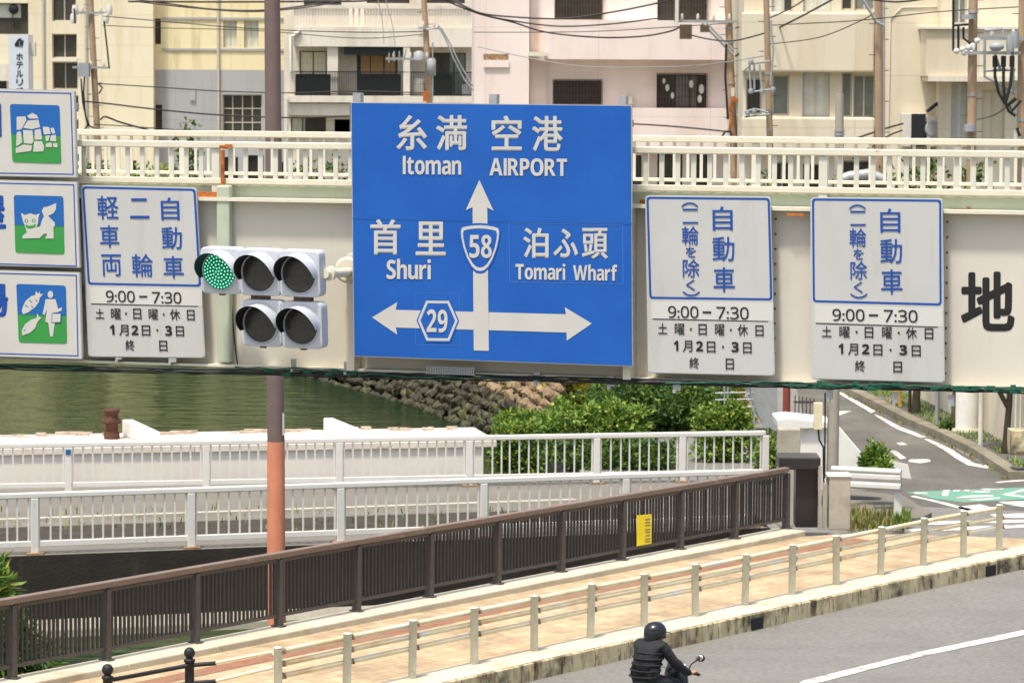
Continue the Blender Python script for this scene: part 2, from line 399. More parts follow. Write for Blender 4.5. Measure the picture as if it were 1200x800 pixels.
# water: rippled, green
m_water = bpy.data.materials.new('harbour_water'); m_water.use_nodes = True
N = m_water.node_tree.nodes; L = m_water.node_tree.links; N.remove(N['Principled BSDF'])
df = N.new('ShaderNodeBsdfDiffuse'); df.inputs[0].default_value = S(36, 52, 36)
gl = N.new('ShaderNodeBsdfGlossy'); gl.inputs['Color'].default_value = S(186, 192, 158); gl.inputs['Roughness'].default_value = .04
fr_ = N.new('ShaderNodeFresnel'); fr_.inputs[0].default_value = 1.33
mx = N.new('ShaderNodeMixShader')
tc = N.new('ShaderNodeTexCoord')
mp = N.new('ShaderNodeMapping'); mp.inputs['Scale'].default_value = (1.0, 2.4, 1); L.new(tc.outputs['Object'], mp.inputs[0])
n1 = N.new('ShaderNodeTexNoise'); n1.inputs['Scale'].default_value = .8; n1.inputs['Detail'].default_value = 4; L.new(mp.outputs[0], n1.inputs['Vector'])
bp = N.new('ShaderNodeBump'); bp.inputs['Strength'].default_value = .32; bp.inputs['Distance'].default_value = .16
L.new(n1.outputs[0], bp.inputs['Height'])
for nd in (df, gl, fr_): L.new(bp.outputs[0], nd.inputs['Normal'])
L.new(fr_.outputs[0], mx.inputs[0]); L.new(df.outputs[0], mx.inputs[1]); L.new(gl.outputs[0], mx.inputs[2])
L.new(mx.outputs[0], N['Material Output'].inputs[0])

# ------------------------------------------------------------------ lettering
_gl = {}
def glyph(s):
    if s not in _gl:
        if len(s) > 1 or s in '0123456789':
            vs, fs, x = [], [], 0
            for ch in s:
                w_ = 1 if s.isalpha() or len(s) < 3 else 0
                cc = chr(ord(ch) - 65 + (0x1D5A0, 0x1D5D4)[w_]) if 'A' <= ch <= 'Z' else chr(ord(ch) - 97 + (0x1D5BA, 0x1D5EE)[w_]) if 'a' <= ch <= 'z' else chr(ord(ch) - 48 + (0x1D7E2, 0x1D7EC)[w_]) if ch.isdigit() else ch
                if ch == 'I': cc = chr(ord('l') - 97 + 0x1D5EE)
                a, f_, (x0, y0, x1, y1) = outline(cc)
                if ch == 'I': a = [(p[0], y0 + (p[1] - y0) * .94) for p in a]
                k = len(vs); vs += [(p[0] - x0 + x, p[1]) for p in a]; fs += [tuple(i + k for i in q) for q in f_]
                x += x1 - x0 + (.075 if len(s) > 1 else 0)
            x0 = min(v[0] for v in vs); x1 = max(v[0] for v in vs); y0 = min(v[1] for v in vs); y1 = max(v[1] for v in vs)
        else:
            vs, fs, (x0, y0, x1, y1) = outline(s)
        _gl[s] = ([((v[0] - x0) / max(x1 - x0, 1e-6), (v[1] - y0) / max(y1 - y0, 1e-6)) for v in vs], fs)
    return _gl[s]
def outline(s):
        cu = bpy.data.curves.new('type', 'FONT'); cu.body = s; cu.resolution_u = 3
        ob = bpy.data.objects.new('type', cu); col.objects.link(ob)
        dg = bpy.context.evaluated_depsgraph_get()
        me = bpy.data.meshes.new_from_object(ob.evaluated_get(dg))
        vs = [(v.co.x, v.co.y) for v in me.vertices]; fs = [tuple(p.vertices) for p in me.polygons]
        x0 = min(v[0] for v in vs); x1 = max(v[0] for v in vs); y0 = min(v[1] for v in vs); y1 = max(v[1] for v in vs)
        bpy.data.objects.remove(ob); bpy.data.curves.remove(cu); bpy.data.meshes.remove(me)
        return vs, fs, (x0, y0, x1, y1)
def write(mb, pl, s, x0, y0, x1, y1, off, bold=0.0, lean=0.0, slope=0.0):
    vs, fs = glyph(s)
    x0 += bold; x1 -= bold; y0 += bold; y1 -= bold
    cy = (y0 + y1) / 2; cx = (x0 + x1) / 2
    sh = [(0, 0)] + ([(bold * math.cos(k * math.pi / 5), bold * math.sin(k * math.pi / 5)) for k in range(10)] if bold else [])
    for k, (dx, dy) in enumerate(sh):
        pts = []
        for a, c in vs:
            X = x0 + a * (x1 - x0) + dx; Y = y1 - c * (y1 - y0) + dy
            pts.append(pl.P(X + lean * (Y - cy), Y + slope * (X - cx), off + k * .0004))
        mb.add(pts, fs)
def flat(mb, pl, poly, off, th=.003):   # thin raised sheet cut to a pixel polygon
    mb.prism([pl.P(x, y, off + th) for x, y in poly], pl.n * -th)
def rrect(q, r, n=5):
    """rounded quad from 4 pixel corners TL TR BR BL"""
    out = []
    q = [V((a, b_)) for a, b_ in q]
    for i in range(4):
        p = q[i]; a = q[i - 1]; c = q[(i + 1) % 4]
        e1 = (a - p).normalized() * r; e2 = (c - p).normalized() * r
        for k in range(n + 1):
            t = k / n
            out.append(tuple((p + e1) * (1 - t) ** 2 + p * 2 * t * (1 - t) + (p + e2) * t * t))
    return out
def inset(q, d):
    c = sum((V(p) for p in q), V((0, 0))) / 4
    o = []
    for i in range(4):
        p = V(q[i]); e1 = (V(q[i - 1]) - p).normalized(); e2 = (V(q[(i + 1) % 4]) - p).normalized()
        o.append(tuple(p + e1 * d + e2 * d))
    return o
def ring(mb, pl, outer, inner, off):
    n = len(outer)
    vs = [pl.P(x, y, off) for x, y in outer] + [pl.P(x, y, off) for x, y in inner]
    mb.add(vs, [(i, (i + 1) % n, n + (i + 1) % n, n + i) for i in range(n)])

# ------------------------------------------------------------------ helpers for lines on the ground
def offset_line(pts, d):
    """offset a ground polyline to its right-hand side by d"""
    out = []
    for i, p in enumerate(pts):
        t = pts[min(i + 1, len(pts) - 1)] - pts[max(i - 1, 0)]; t.z = 0; t.normalize()
        out.append(p + V((t.y, -t.x, 0)) * d)
    return out
def setz(pts, z): return [V((p.x, p.y, z)) for p in pts]
def resample(pts, step):
    out = [pts[0].copy()]; acc = 0
    for a, b_ in zip(pts, pts[1:]):
        Ls = (b_ - a).length; n = max(1, int(Ls / step))
        for k in range(1, n + 1): out.append(a.lerp(b_, k / n))
    return out
def strip(mb, A, B):
    for i in range(len(A) - 1): mb.quad(A[i], A[i + 1], B[i + 1], B[i])
def smooth_line(pts, it=2):
    for _ in range(it):
        pts = [pts[0]] + [(pts[i - 1] + pts[i] * 2 + pts[i + 1]) / 4 for i in range(1, len(pts) - 1)] + [pts[-1]]
    return pts
# ================================================================== GROUND, WATER, ROADS
ZS, ZW = 0.25, -1.1
feet_px = [(483, 795), (556, 778.5), (626, 763), (692, 748), (755, 735), (815, 722.5), (873, 709.5), (928, 697), (980, 685.5), (1032, 674), (1082, 663), (1129, 653.5), (1171, 645.5)]
posts = [at_z(x, y, ZS) for x, y in feet_px]
d0 = (posts[2] - posts[0]) / 2
front = [posts[0] - d0 * k for k in (4, 3, 2, 1)]
posts = front + posts                                   # 17 posts, the first two are the ball bollards' places
dl = posts[-1] - posts[-2]
line = [posts[0] - d0 * k for k in (14, 8, 4)] + smooth_line(posts) + [posts[-1] + dl * k + V((.12, -.1, 0)) * k * k for k in (1, 2, 3, 4)]
kerb_front = offset_line(line, .56)
kerb_back = offset_line(line, -.14)

fence_px = [(125, 773), (229, 753), (327, 733.5), (418, 716), (504, 699), (583, 684), (657, 669.5), (729, 656), (797, 643), (861, 631), (921, 619)]
ZB = .35
fposts = [at_z(x, y, ZB) for x, y in fence_px]
fd = (fposts[2] - fposts[0]) / 2
fposts = [fposts[0] - fd * k for k in (3, 2, 1)] + fposts
fposts = smooth_line(fposts, 1)
fline = [fposts[0] - fd * 10] + fposts
base_r = offset_line(fline, .42)
base_l = offset_line(fline, -.16)
E_ = fposts[-1]

g = MB(); g.box((0, 600, -3.2), 3000, 1600, .2); struct('ground', g, m_earth)
g = MB(); g.quad(V((-160, 20, ZW)), V((60, 20, ZW)), V((60, 240, ZW)), V((-160, 240, ZW))); struct('water', g, m_water)

# the road: one solid with its top at z = 0, its left side the canal wall under the brown fence
rp_ = [V((p.x, p.y, 0)) for p in base_l]
poly = [V((-40, -30, 0))] + [V((rp_[0].x - 20, rp_[0].y - 30, 0))] + rp_ + [V((E_.x, E_.y + 1.5, 0)), V((E_.x - .3, 66, 0)), V((.9, 68.2, 0)), V((1.5, 71, 0)), V((.9, 84, 0)), V((-.4, 91.5, 0)),
        V((-2.3, 98, 0)), V((-6.4, 108, 0)), V((-8.5, 124, 0)), V((-10, 146, 0)), V((-13, 156, 0)), V((-80, 163, 0)), V((-80, 300, 0)), V((160, 300, 0)), V((160, -30, 0))]
g = MB()
from mathutils.geometry import tessellate_polygon
tri = tessellate_polygon([poly])
g.add(poly, [tuple(t) if (poly[t[1]] - poly[t[0]]).cross(poly[t[2]] - poly[t[0]]).z > 0 else tuple(t)[::-1] for t in tri])
n = len(poly)
low = [V((p.x, p.y, -3)) for p in poly]
gw = MB()
for i in range(n):
    j = (i + 1) % n
    gw.quad(poly[i], poly[j], low[j], low[i])
struct('road', g, m_asphalt); struct('bank_wall', gw, m_darkwall)

# side street surface (older, darker) laid on it
def sheet(name, pts, z, mat):
    g = MB(); pts = setz(pts, z)
    tri = tessellate_polygon([pts])
    g.add(pts, [tuple(t) if (pts[t[1]] - pts[t[0]]).cross(pts[t[2]] - pts[t[0]]).z > 0 else tuple(t)[::-1] for t in tri])
    return struct(name, g, mat)
Z = lambda L, z=0: [at_z(x, y, z) for x, y in L]
sheet('side_street', Z([(930, 440), (1000, 455), (1024, 470), (1080, 503), (1130, 532), (1165, 548), (1230, 552), (1240, 600), (1050, 592), (960, 570)]), .004, m_asphalt2)

# the sidewalk block
sw = setz(kerb_back, ZS); inner = setz(base_r, ZS)
far = [at_z(1330, 636, ZS), at_z(1130, 628, ZS), at_z(1000, 625, ZS)]
ang = math.atan2(d0.y, d0.x)
m_pave = paving('sidewalk_paving', S(190, 168, 133), S(175, 151, 116), S(134, 113, 86), -ang, .3, .3)
m_redpave = paving('red_paving', S(148, 98, 76), S(130, 84, 66), S(140, 112, 76), -ang, .2, .1)
spoly = sw + far[:1] + far[1:] + inner[::-1]
g = MB()
tri = tessellate_polygon([spoly])
g.add(spoly, [tuple(t) if (spoly[t[1]] - spoly[t[0]]).cross(spoly[t[2]] - spoly[t[0]]).z > 0 else tuple(t)[::-1] for t in tri])
fe = [spoly[len(sw) - 1]] + far + [inner[-1]]
for a, b_ in zip(fe, fe[1:]): g.quad(a, b_, V((b_.x, b_.y, 0)), V((a.x, a.y, 0)))
struct('sidewalk', g, m_pave)
red = smooth_line([at_z(x, y, ZS) for x, y in [(150, 805), (300, 772), (380, 757), (450, 743), (525, 727), (600, 709.5), (662, 698), (725, 687.5), (825, 664.5), (900, 650), (1010, 631.5)]], 2)
g = MB(); strip(g, setz(offset_line(red, .2), ZS + .004), setz(offset_line(red, -.16), ZS + .004)); struct('red_paving_strip', g, m_redpave)

# kerb: jointed blocks of stained concrete with a 0.25 m face
kf = resample(setz(kerb_front, ZS), .5); kb = resample(setz(kerb_back, ZS), .5)
g = MB()
def spline_at(pts, t):
    k = min(int(t * (len(pts) - 1)), len(pts) - 2); return pts[k].lerp(pts[k + 1], t * (len(pts) - 1) - k)
NK = 34
for k in range(NK):
    t0, t1 = k / NK, (k + 1) / NK - .0004
    q = [spline_at(kf, t0), spline_at(kf, (t0 + t1) / 2), spline_at(kf, t1), spline_at(kb, t1), spline_at(kb, (t0 + t1) / 2), spline_at(kb, t0)]
    q = [V((p.x, p.y, ZS + .006)) for p in q]
    tt = (q[2] - q[0]).normalized() * .004; q[2] -= tt; q[3] -= tt
    g.prism(q, V((0, 0, -.3)))
kerb = struct('kerb', g, [m_kerb])
b_ = kerb.modifiers.new('b', 'BEVEL'); b_.width = .018; b_.segments = 2; b_.limit_method = 'ANGLE'
kt = MB(); kq0 = [p.lerp(q, .06) for p, q in zip(kerb_front, kerb_back)]
strip(kt, setz(kq0, ZS + .012), setz(kerb_back, ZS + .012)); struct('kerb_top', kt, m_kerbtop)
for px, py in ((879, 728), (1165, 668.5)):
    p = at_z(px, py, .1); k = min(range(len(kerb_front)), key=lambda i: (kerb_front[i] - p).length)
    t = (kerb_front[min(k + 1, len(kerb_front) - 1)] - kerb_front[k - 1]); t.z = 0; t.normalize()
    a = min(((kf[i] + (kf[i + 1] - kf[i]) * s_) for i in range(len(kf) - 1) for s_ in (0, .25, .5, .75)), key=lambda q: (V((q.x, q.y, 0)) - V((p.x, p.y, 0))).length)
    g = MB(); g.box((a.x, a.y, .1), .3, .05, .17, (t, V((t.y, -t.x, 0)), V((0, 0, 1))))
    o = obj('kerb_drain_inlet', g, m_black, None, a); tag(o, kind='structure')

# pale base under the brown fence
g = MB()
bl, brr = setz(base_l, ZB), setz(base_r, ZB)
for i in range(len(bl) - 1):
    a, c, d, e = bl[i], bl[i + 1], brr[i + 1], brr[i]
    sh = (c - a) * .0012
    g.prism([e, d - sh, c - sh, a], V((0, 0, -.34)))
fb = struct('fence_base_kerb', g, m_kerbtop)
b_ = fb.modifiers.new('b', 'BEVEL'); b_.width = .02; b_.segments = 2; b_.limit_method = 'ANGLE'
# face of the canal wall below the brown fence, seen from beyond only
# road markings
def mark(name, px, mat=None, z=.008, zz=0):
    return sheet(name, Z(px, zz), zz + z, mat or m_paint)
mark('lane_line', [(930, 805), (941, 797.5), (1075, 764.5), (1215, 735), (1215, 741), (1075, 770), (955, 801), (948, 805)])
mark('worn_line', [(880, 708 + 3), (930, 703), (958, 704), (910, 711)], z=.006) if False else None
mark('edge_line', [(981, 460), (986, 459.5), (1026, 482), (1021, 484)])
mark('edge_line', [(1024, 486), (1028, 486), (1055, 500), (1086, 512), (1079, 513), (1049, 502)])
mark('edge_line', [(1082, 514), (1088, 514.5), (1113, 525), (1128, 535), (1142, 543), (1165, 547), (1192, 549), (1190, 551), (1160, 549.5), (1134, 545), (1120, 537), (1106, 527)])
mark('stop_mark', [(1042, 528), (1050, 528), (1062, 537), (1055, 538)])
mark('stop_mark', [(1066, 538.5), (1088, 538), (1091, 540.5), (1078, 543), (1064, 541)])
mark('stop_mark', [(983, 482), (998, 481.5), (983, 487)])
mark('stop_mark', [(1050, 519), (1058, 518.5), (1063, 521), (1055, 521.5)])
mark('green_lane', [(1062, 576.5), (1075, 576), (1200, 571), (1290, 570), (1290, 583), (1200, 585), (1130, 588.5), (1095, 584)], m_greenpave, .005)
for q in ([(1071, 576.8), (1086, 577), (1088, 579), (1073, 578.6)], [(1105, 574.5), (1113, 574), (1111, 581), (1104, 581)], [(1117, 574.3), (1126, 574.2), (1124, 575.6), (1117, 575.8)], [(1129, 574), (1136, 574), (1136, 575.5), (1130, 575.6)],
          [(1150, 572.6), (1176, 572.2), (1175, 573.6), (1151, 574)], [(1137, 576), (1160, 575), (1160, 576.5), (1138, 577.4)], [(1120, 582.6), (1135, 580.6), (1163, 580), (1165, 582), (1140, 582.6), (1122, 584)], [(1131, 585.6), (1150, 584.4), (1172, 582.6), (1172, 584), (1150, 586)],
          [(1174, 579.5), (1200, 573), (1203, 574), (1186, 579.4), (1203, 582), (1200, 583.4)]):
    mark('cycle_lane_mark', q)
mark('green_lane_edge', [(1066, 581.5), (1072, 581), (1100, 587), (1140, 597), (1134, 598.5), (1096, 588.6)], zz=0)
mark('crossing_mark', [(1165, 565), (1215, 560), (1215, 562.5), (1170, 566)])
for q in ([(1122, 594), (1148, 591), (1162, 594.5), (1142, 601), (1130, 600)], [(1170, 588), (1210, 587), (1240, 594), (1210, 595), (1184, 592)], [(1160, 603), (1215, 601), (1240, 606), (1168, 607)], [(1060, 613), (1090, 611), (1240, 608.5), (1240, 611), (1080, 615)],
          [(1060, 620), (1240, 613.5), (1240, 616.5), (1060, 624)]):
    mark('crossing_stripe', q)
for q in ([(886, 710), (920, 707.5), (919, 709), (888, 711)], [(1047, 756), (1068, 752), (1066, 757), (1048, 759)], [(1155, 706), (1215, 703), (1215, 708), (1170, 709)], [(1120, 726), (1175, 729), (1160, 733), (1128, 731)]):
    pass

# path on the quay between the two white fences
f1a = at_z(40, 649, .3); f1b = at_z(398, 635.5, .3); e1 = (f1b - f1a).normalized(); n1_ = V((e1.y, -e1.x, 0))
F1 = lambda s_, d=0, z=.3: V((f1a.x, f1a.y, 0)) + e1 * s_ + n1_ * d + V((0, 0, z))
f2a = at_z(80, 578.5, .3); f2b = at_z(799, 564.5, .3); e2 = (f2b - f2a).normalized(); n2_ = V((e2.y, -e2.x, 0))
F2 = lambda s_, d=0, z=.3: V((f2a.x, f2a.y, 0)) + e2 * s_ + n2_ * d + V((0, 0, z))
pth = [F1(-40, .16), F1(13.3, .16), V((E_.x - .6, E_.y + 1.0, .3)), V((E_.x - .3, 67, .3)), F2(12.5, -.2), F2(8.4, -.9), F2(-40, -.9)]
g = MB(); tri = tessellate_polygon([pth])
g.add(pth, [tuple(t) if (pth[t[1]] - pth[t[0]]).cross(pth[t[2]] - pth[t[0]]).z > 0 else tuple(t)[::-1] for t in tri])
struct('path', g, m_path)
g = MB()
for a, b_ in zip(pth, pth[1:] + pth[:1]): g.quad(a, b_, V((b_.x, b_.y, -3)), V((a.x, a.y, -3)))
struct('retaining_wall', g, m_darkwall)
g = MB(); g.prism([F1(-30, .26, -.98), F1(13, .26, -.98), F1(13, .17, -.8), F1(-30, .17, -.8)], V((0, 0, -.6))); struct('wall_footing', g, m_conc)
g = MB(); strip(g, [F1(-40, .15, .302), F1(12.8, .15, .302)], [F1(-40, -.22, .304), F1(12.8, -.22, .304)]); struct('ledge', g, m_path)
# dark planting strip with weeds between fence and path
g = MB(); strip(g, [F1(-40, -2.1, .305), F1(11.5, -1.6, .305)], [F1(-40, -4.0, .305), F1(11.5, -3.2, .305)]); struct('soil_strip', g, m_soil)
g = MB()
for s0 in range(-40, 11, 3):
    g.prism([F1(s0, -4.05, .36), F1(s0 + 2.99, -4.05, .36), F1(s0 + 2.99, -4.25, .36), F1(s0, -4.25, .36)], V((0, 0, -.06)))
struct('path_edging', g, m_conc)

# quay: wall with an overhanging deck slab
qx = 8.35
q0 = at_y(0, 528, 67.5); 
g = MB(); g.prism([F2(-40, -1.2, .94), F2(qx, -1.2, .94), F2(qx, -3.6, .94), F2(-40, -3.6, .94)], V((0, 0, -4))); 
quay = empty('quay_wall', F2(0, -1.5, .3), 'long pale quay wall with an overhanging deck slab behind the farther white railing', 'quay wall')
obj('wall', g, m_quay, quay)
g = MB()
for k in range(8):
    a0 = -40 + k * (qx + 40.3) / 8; a1 = -40 + (k + 1) * (qx + 40.3) / 8 - .012
    g.prism([F2(a0, -1.15, 1.06), F2(a1, -1.15, 1.06), F2(a1, -3.7, 1.06), F2(a0, -3.7, 1.06)], V((0, 0, -.118)))
parts('deck_slab', g, m_quaytop, quay)
# stones and rubble along the back edge of the slab
g = MB(); r2 = random.Random(3)
for k in range(260):
    s_ = -26 + 34.3 * r2.random(); hh = r2.uniform(.02, .06)
    c = F2(s_, -3.25 - r2.random() * .4, 1.06 + hh / 2)
    g.box(c, r2.uniform(.05, .4), r2.uniform(.06, .2), hh, (e2, n2_, V((0, 0, 1))))
obj('crumbling_edge', g, m_rubble, quay)
for i, (xa, ya, xb, yb, lab) in enumerate([(146, 516, 166, 497.5, 'white concrete block beside the rusty bollard on the quay slab'), (384, 513, 402, 495.5, 'white concrete block on the quay slab farther from the rusty bollard')]):
    p = at_z(xa, ya, 1.06); h_ = (ya - yb) * p.y / F + .04
    dx = (xb - xa) * p.y / F * .75
    g = MB()
    A = [p, p + e2 * dx, p + e2 * (dx + .75) - n2_ * -.9, p + e2 * .75 - n2_ * -.9]
    A = [p + n2_ * .0, p + e2 * dx * .9, p + e2 * (dx * .9 + .45) + n2_ * 1.2, p + e2 * .45 + n2_ * 1.2]
    top = [q + V((0, 0, h_)) for q in A[:2]] + [q + V((0, 0, h_ * .62)) for q in A[2:]]
    A = [q + n2_ * -.7 for q in A]; top = [q + n2_ * -.7 for q in top]
    g.hexa([A[3], A[2], A[1], A[0], top[3], top[2], top[1], top[0]])
    tag(obj('concrete_block', g, m_whiteconc, None, p, bevel=.03), lab, 'concrete block', 'concrete blocks on the quay')
p = at_z(131, 514, 1.06)
g = MB(); g.lathe(p, [(.16, 0), (.16, .12), (.13, .16), (.13, .3), (.19, .32), (.19, .38), (.14, .42), (.14, .52), (.17, .55), (.17, .6), (.02, .6)], 16)
tag(obj('mooring_bollard', g, m_rustbrown, None, p), 'rusty brown mooring bollard standing on the quay slab', 'bollard')

# stone embankment on the far side of the basin: irregular stones on a slope
wl = [V((.9, 84, 0)), V((-.45, 91.8, 0)), V((-2.35, 98, 0)), V((-4.4, 103, 0)), V((-6.5, 108, 0)), V((-8.6, 124, 0)), V((-10.2, 146, 0))]
emb = empty('stone_embankment', wl[3], 'rough stone embankment sloping into the green water, dark and mossy at its foot', 'embankment')
def stones(name, rows, z0, mat, seed):
    r3 = random.Random(seed); g = MB()
    wpts = resample(wl, .5); nrm = offset_line(wpts, -1)
    for row in range(rows):
        s_ = r3.random() * .4
        acc = [0]
        for a, b_ in zip(wpts, wpts[1:]): acc.append(acc[-1] + (b_ - a).length)
        while s_ < acc[-1] - .6:
            w = r3.uniform(.2, .55); h_ = .21
            k = max(i for i in range(len(acc)) if acc[i] <= s_ + w / 2)
            k = min(k, len(wpts) - 2)
            t = (wpts[k + 1] - wpts[k]).normalized(); c = wpts[k] + t * (s_ + w / 2 - acc[k])
            o_ = V((-t.y, t.x, 0)) * -1           # towards the water? decided below
            if o_.x > 0: o_ = -o_
            z = z0 + (row + .5) * h_
            back = (z + 1.3) * .75
            c = c + o_ * (1.0 - back) + V((0, 0, z + r3.uniform(-.04, .04)))
            u = V((o_.x * .7, o_.y * .7, .7)).normalized()
            sl = t.cross(u).normalized()
            if sl.z < 0: sl = -sl
            tw = t * math.cos(r3.uniform(-.25, .25)) + sl * math.sin(r3.uniform(-.3, .3)); b0 = len(g.v)
            g.ball(c + u * r3.uniform(-.06, .08), w * .6, h_ * r3.uniform(.5, .8), .15 * r3.uniform(.6, 1.2), 8, (tw.normalized(), sl, u))
            for iv in range(b0, len(g.v)): g.v[iv] = g.v[iv] + V((noise.noise(g.v[iv] * 5), noise.noise(g.v[iv] * 5 + V((9, 0, 0))), noise.noise(g.v[iv] * 5 + V((0, 9, 0))))) * .09
            for jf in range(len(g.sm) - 32, len(g.sm)): g.sm[jf] = False
            s_ += w
    return obj(name, g, mat, emb)
stones('wet_stones', 7, -1.65, m_wetstone, 5)
stones('dry_stones', 6, -.18, m_stone, 6)

# ================================================================== BROWN FENCE
zv = V((0, 0, 1))
bf = empty('brown_fence', fposts[0].lerp(fposts[-1], .5), 'long brown metal picket fence with a bleached handrail along the tiled sidewalk', 'fence')
pm = None
for i, p in enumerate(fposts):
    t = (fposts[min(i + 1, len(fposts) - 1)] - fposts[max(i - 1, 0)]); t.z = 0; t.normalize()
    ax = (t, V((t.y, -t.x, 0)), zv)
    g = MB(); g.box(p + zv * .5, .075, .13, 1.0, ax); g.box(p + zv * .012, .13, .2, .024, ax)
    obj('post', g, m_brown, bf, p, bevel=.006)
g = MB(); g2 = MB(); g4 = MB()
for i, (a, b_) in enumerate(zip(fposts, fposts[1:])):
    t = (b_ - a); Ls = t.length; t.normalize(); ax = (V((t.x, t.y, t.z)), V((t.y, -t.x, 0)).normalized(), zv)
    c = (a + b_) / 2
    g.box(c + zv * 1.065, Ls + .01, .13, .085, ax)
    g2.box(c + zv * .17, Ls - .09, .05, .05, ax)
    g4.box(c + zv * .985, Ls - .09, .05, .05, ax)
    gb = MB(); nb = int((Ls - .12) / .083)
    for k in range(nb):
        q = a + t * (.06 + (k + .5 + rnd.uniform(-.09, .09)) * (Ls - .12) / nb)
        gb.box(q + zv * .575, .033, .03, .76, (t, ax[1], zv))
    obj('picket_panel', gb, m_brownslat, bf, c)
obj('handrail', g, m_browntop, bf, bevel=.012); obj('bottom_rail', g2, m_brown, bf); obj('upper_rail', g4, m_brown, bf)
# yellow notice tied to the fence
k = 10; a, b_ = fposts[10], fposts[11]
t = (b_ - a); t.z = 0; t.normalize(); nn = V((t.y, -t.x, 0))
pn = Plane(a + nn * .07, t.x, t.y)
if pn.n.dot(nn) < 0: pn.n = -pn.n
q = [(746.5, 603.5), (763.5, 602), (763.5, 636.5), (746.5, 639.5)]
nz_ = tag(empty('notice', pn.P(755, 621), 'small yellow notice tied to the brown picket fence', 'notice'))
g = MB(); flat(g, pn, q, 0, .006); obj('board', g, m_yellow, nz_)
g = MB()
for yy in (607, 610.5, 614, 619, 622, 626, 630, 633):
    flat(g, pn, [(756, yy + .9), (762, yy), (762, yy + 1.8), (756, yy + 2.6)], .007, .002)
obj('small_print', g, m_notice, nz_)

# end pillar of dark stone with a stone block on it, and the stubs behind
def pillar(name, label, cat, px0, px1, ytop, ybot, Y, mat, depth, cap=None, capmat=None, z=None):
    a = at_y(px0, ybot, Y); c = at_y(px1, ytop, Y)
    zb = a.z if z is None else z
    e = empty(name, V(((a.x + c.x) / 2, Y + depth / 2, zb)), label, cat)
    g = MB(); g.box(((a.x + c.x) / 2, Y + depth / 2, (zb + c.z) / 2), c.x - a.x, depth, c.z - zb); obj('shaft', g, mat, e, bevel=.015)
    if cap:
        x0, x1, y0, y1 = cap
        p, q = at_y(x0, y1, Y), at_y(x1, y0, Y)
        g = MB(); g.box(((p.x + q.x) / 2, Y + depth / 2, (p.z + q.z) / 2), q.x - p.x, depth + (q.x - p.x - c.x + a.x), q.z - p.z - .004); obj('cap', g, capmat or mat, e, bevel=.02)
    return e
pillar('stone_pillar', 'black stone end pillar with a wide cap at the end of the brown fence', 'pillar', 932, 959, 549, 622, 61.6, m_granite, .5, (912, 961, 535, 549), m_granite, .25)
pillar('concrete_stub', 'squat stained concrete stub behind the black stone pillar', 'concrete post', 912, 938, 503, 545, 63.6, m_conc, .4, z=0)
pillar('concrete_post', 'short weathered concrete post right of the black stone pillar', 'concrete post', 971, 997, 558, 626, 61.3, m_conc, .4, (969.5, 998, 556, 559), m_whiteconc, .25)
for i, (x0, x1, yt, lab) in enumerate([(958.5, 963, 546, 'thin pale post close against the black stone pillar'), (963.6, 969, 566, 'thin pale post nearer the weathered concrete post, lower of two')]):
    pl_ = at_y(x0, 622, 61.3); pr = at_y(x1, yt, 61.3)
    g = MB(); g.box(((pl_.x + pr.x) / 2, 61.3, (.25 + pr.z) / 2), pr.x - pl_.x, .08, pr.z - .25)
    tag(obj('thin_post', g, m_polec, None, (pl_.x, 61.3, .25)), lab, 'post', 'thin pale posts by the pillar')

# ================================================================== WHITE RAILINGS
def white_fence(label, Ffn, s0, s1, post_s, height, zb, rail_w, bay, seed, ends=True):
    o0 = Ffn((s0 + s1) / 2, 0, zb)
    w = empty('white_railing', o0, label, 'railing', 'white railings beside the canal path')
    t = (Ffn(1) - Ffn(0)).normalized(); nn = (Ffn(0, 1) - Ffn(0)).normalized(); ax = (t, nn, zv)
    c = Ffn((s0 + s1) / 2, 0, zb); Ls = s1 - s0
    g = MB(); g.box(c + zv * (height - .05), Ls, .1, .1, ax); obj('top_rail', g, m_wfence, w, bevel=.02)
    g = MB(); g.box(c + zv * .17, Ls, .06, .1, ax); obj('bottom_rail', g, m_wfence, w, bevel=.01)
    for s_ in post_s:
        p = Ffn(s_, 0, zb)
        g = MB(); g.box(p + zv * (height - .1) / 2, .13, .11, height - .1, ax)
        po = obj('post', g, m_wfence, w, p, bevel=.008)
        g = MB(); g.box(p + nn * .03 + zv * .015, .3, .2, .03, ax); obj('base_plate', g, m_clamp, po)
    ps = [s0] + [s_ for s_ in post_s if s0 < s_ < s1] + [s1]
    for a, b_ in zip(ps, ps[1:]):
        nb = max(1, int((b_ - a - .1) / .172)); g = MB()
        for k in range(nb):
            q = Ffn(a + (k + .5 + rnd.uniform(-.06, .06)) * (b_ - a) / nb, 0, zb)
            g.box(q + zv * (height + .12) / 2, .028, .028, height - .32, ax)
        obj('baluster_panel', g, m_wfence, w, Ffn((a + b_) / 2, 0, zb))
    return w
def s_on(a, e, px, py, z):
    p = at_z(px, py, z) - a; return p.dot(e)
ps1 = [s_on(f1a, e1, x, y, .3) for x, y in ((40, 648.5), (223, 641.5), (398, 635), (566, 629), (733, 623))]
sp = (ps1[-1] - ps1[0]) / 4
ps1 = [ps1[0] - sp * k for k in (6, 5, 4, 3, 2, 1)] + ps1 + [ps1[-1] + sp * .9]
white_fence('nearer white railing along the dark retaining wall of the canal', F1, ps1[0], ps1[-1], ps1, 1.05, .306, .1, 0, 1)
ps2 = [s_on(f2a, e2, x, y, .3) for x, y in ((80, 578.5), (241, 575), (397, 572), (549, 569), (698, 566), (799, 564.5), (897, 562.8))]
sp = ps2[1] - ps2[0]
sp0 = ps2[0]
ps2 = [ps2[0] - sp * k for k in (5, 4, 3, 2, 1)] + ps2
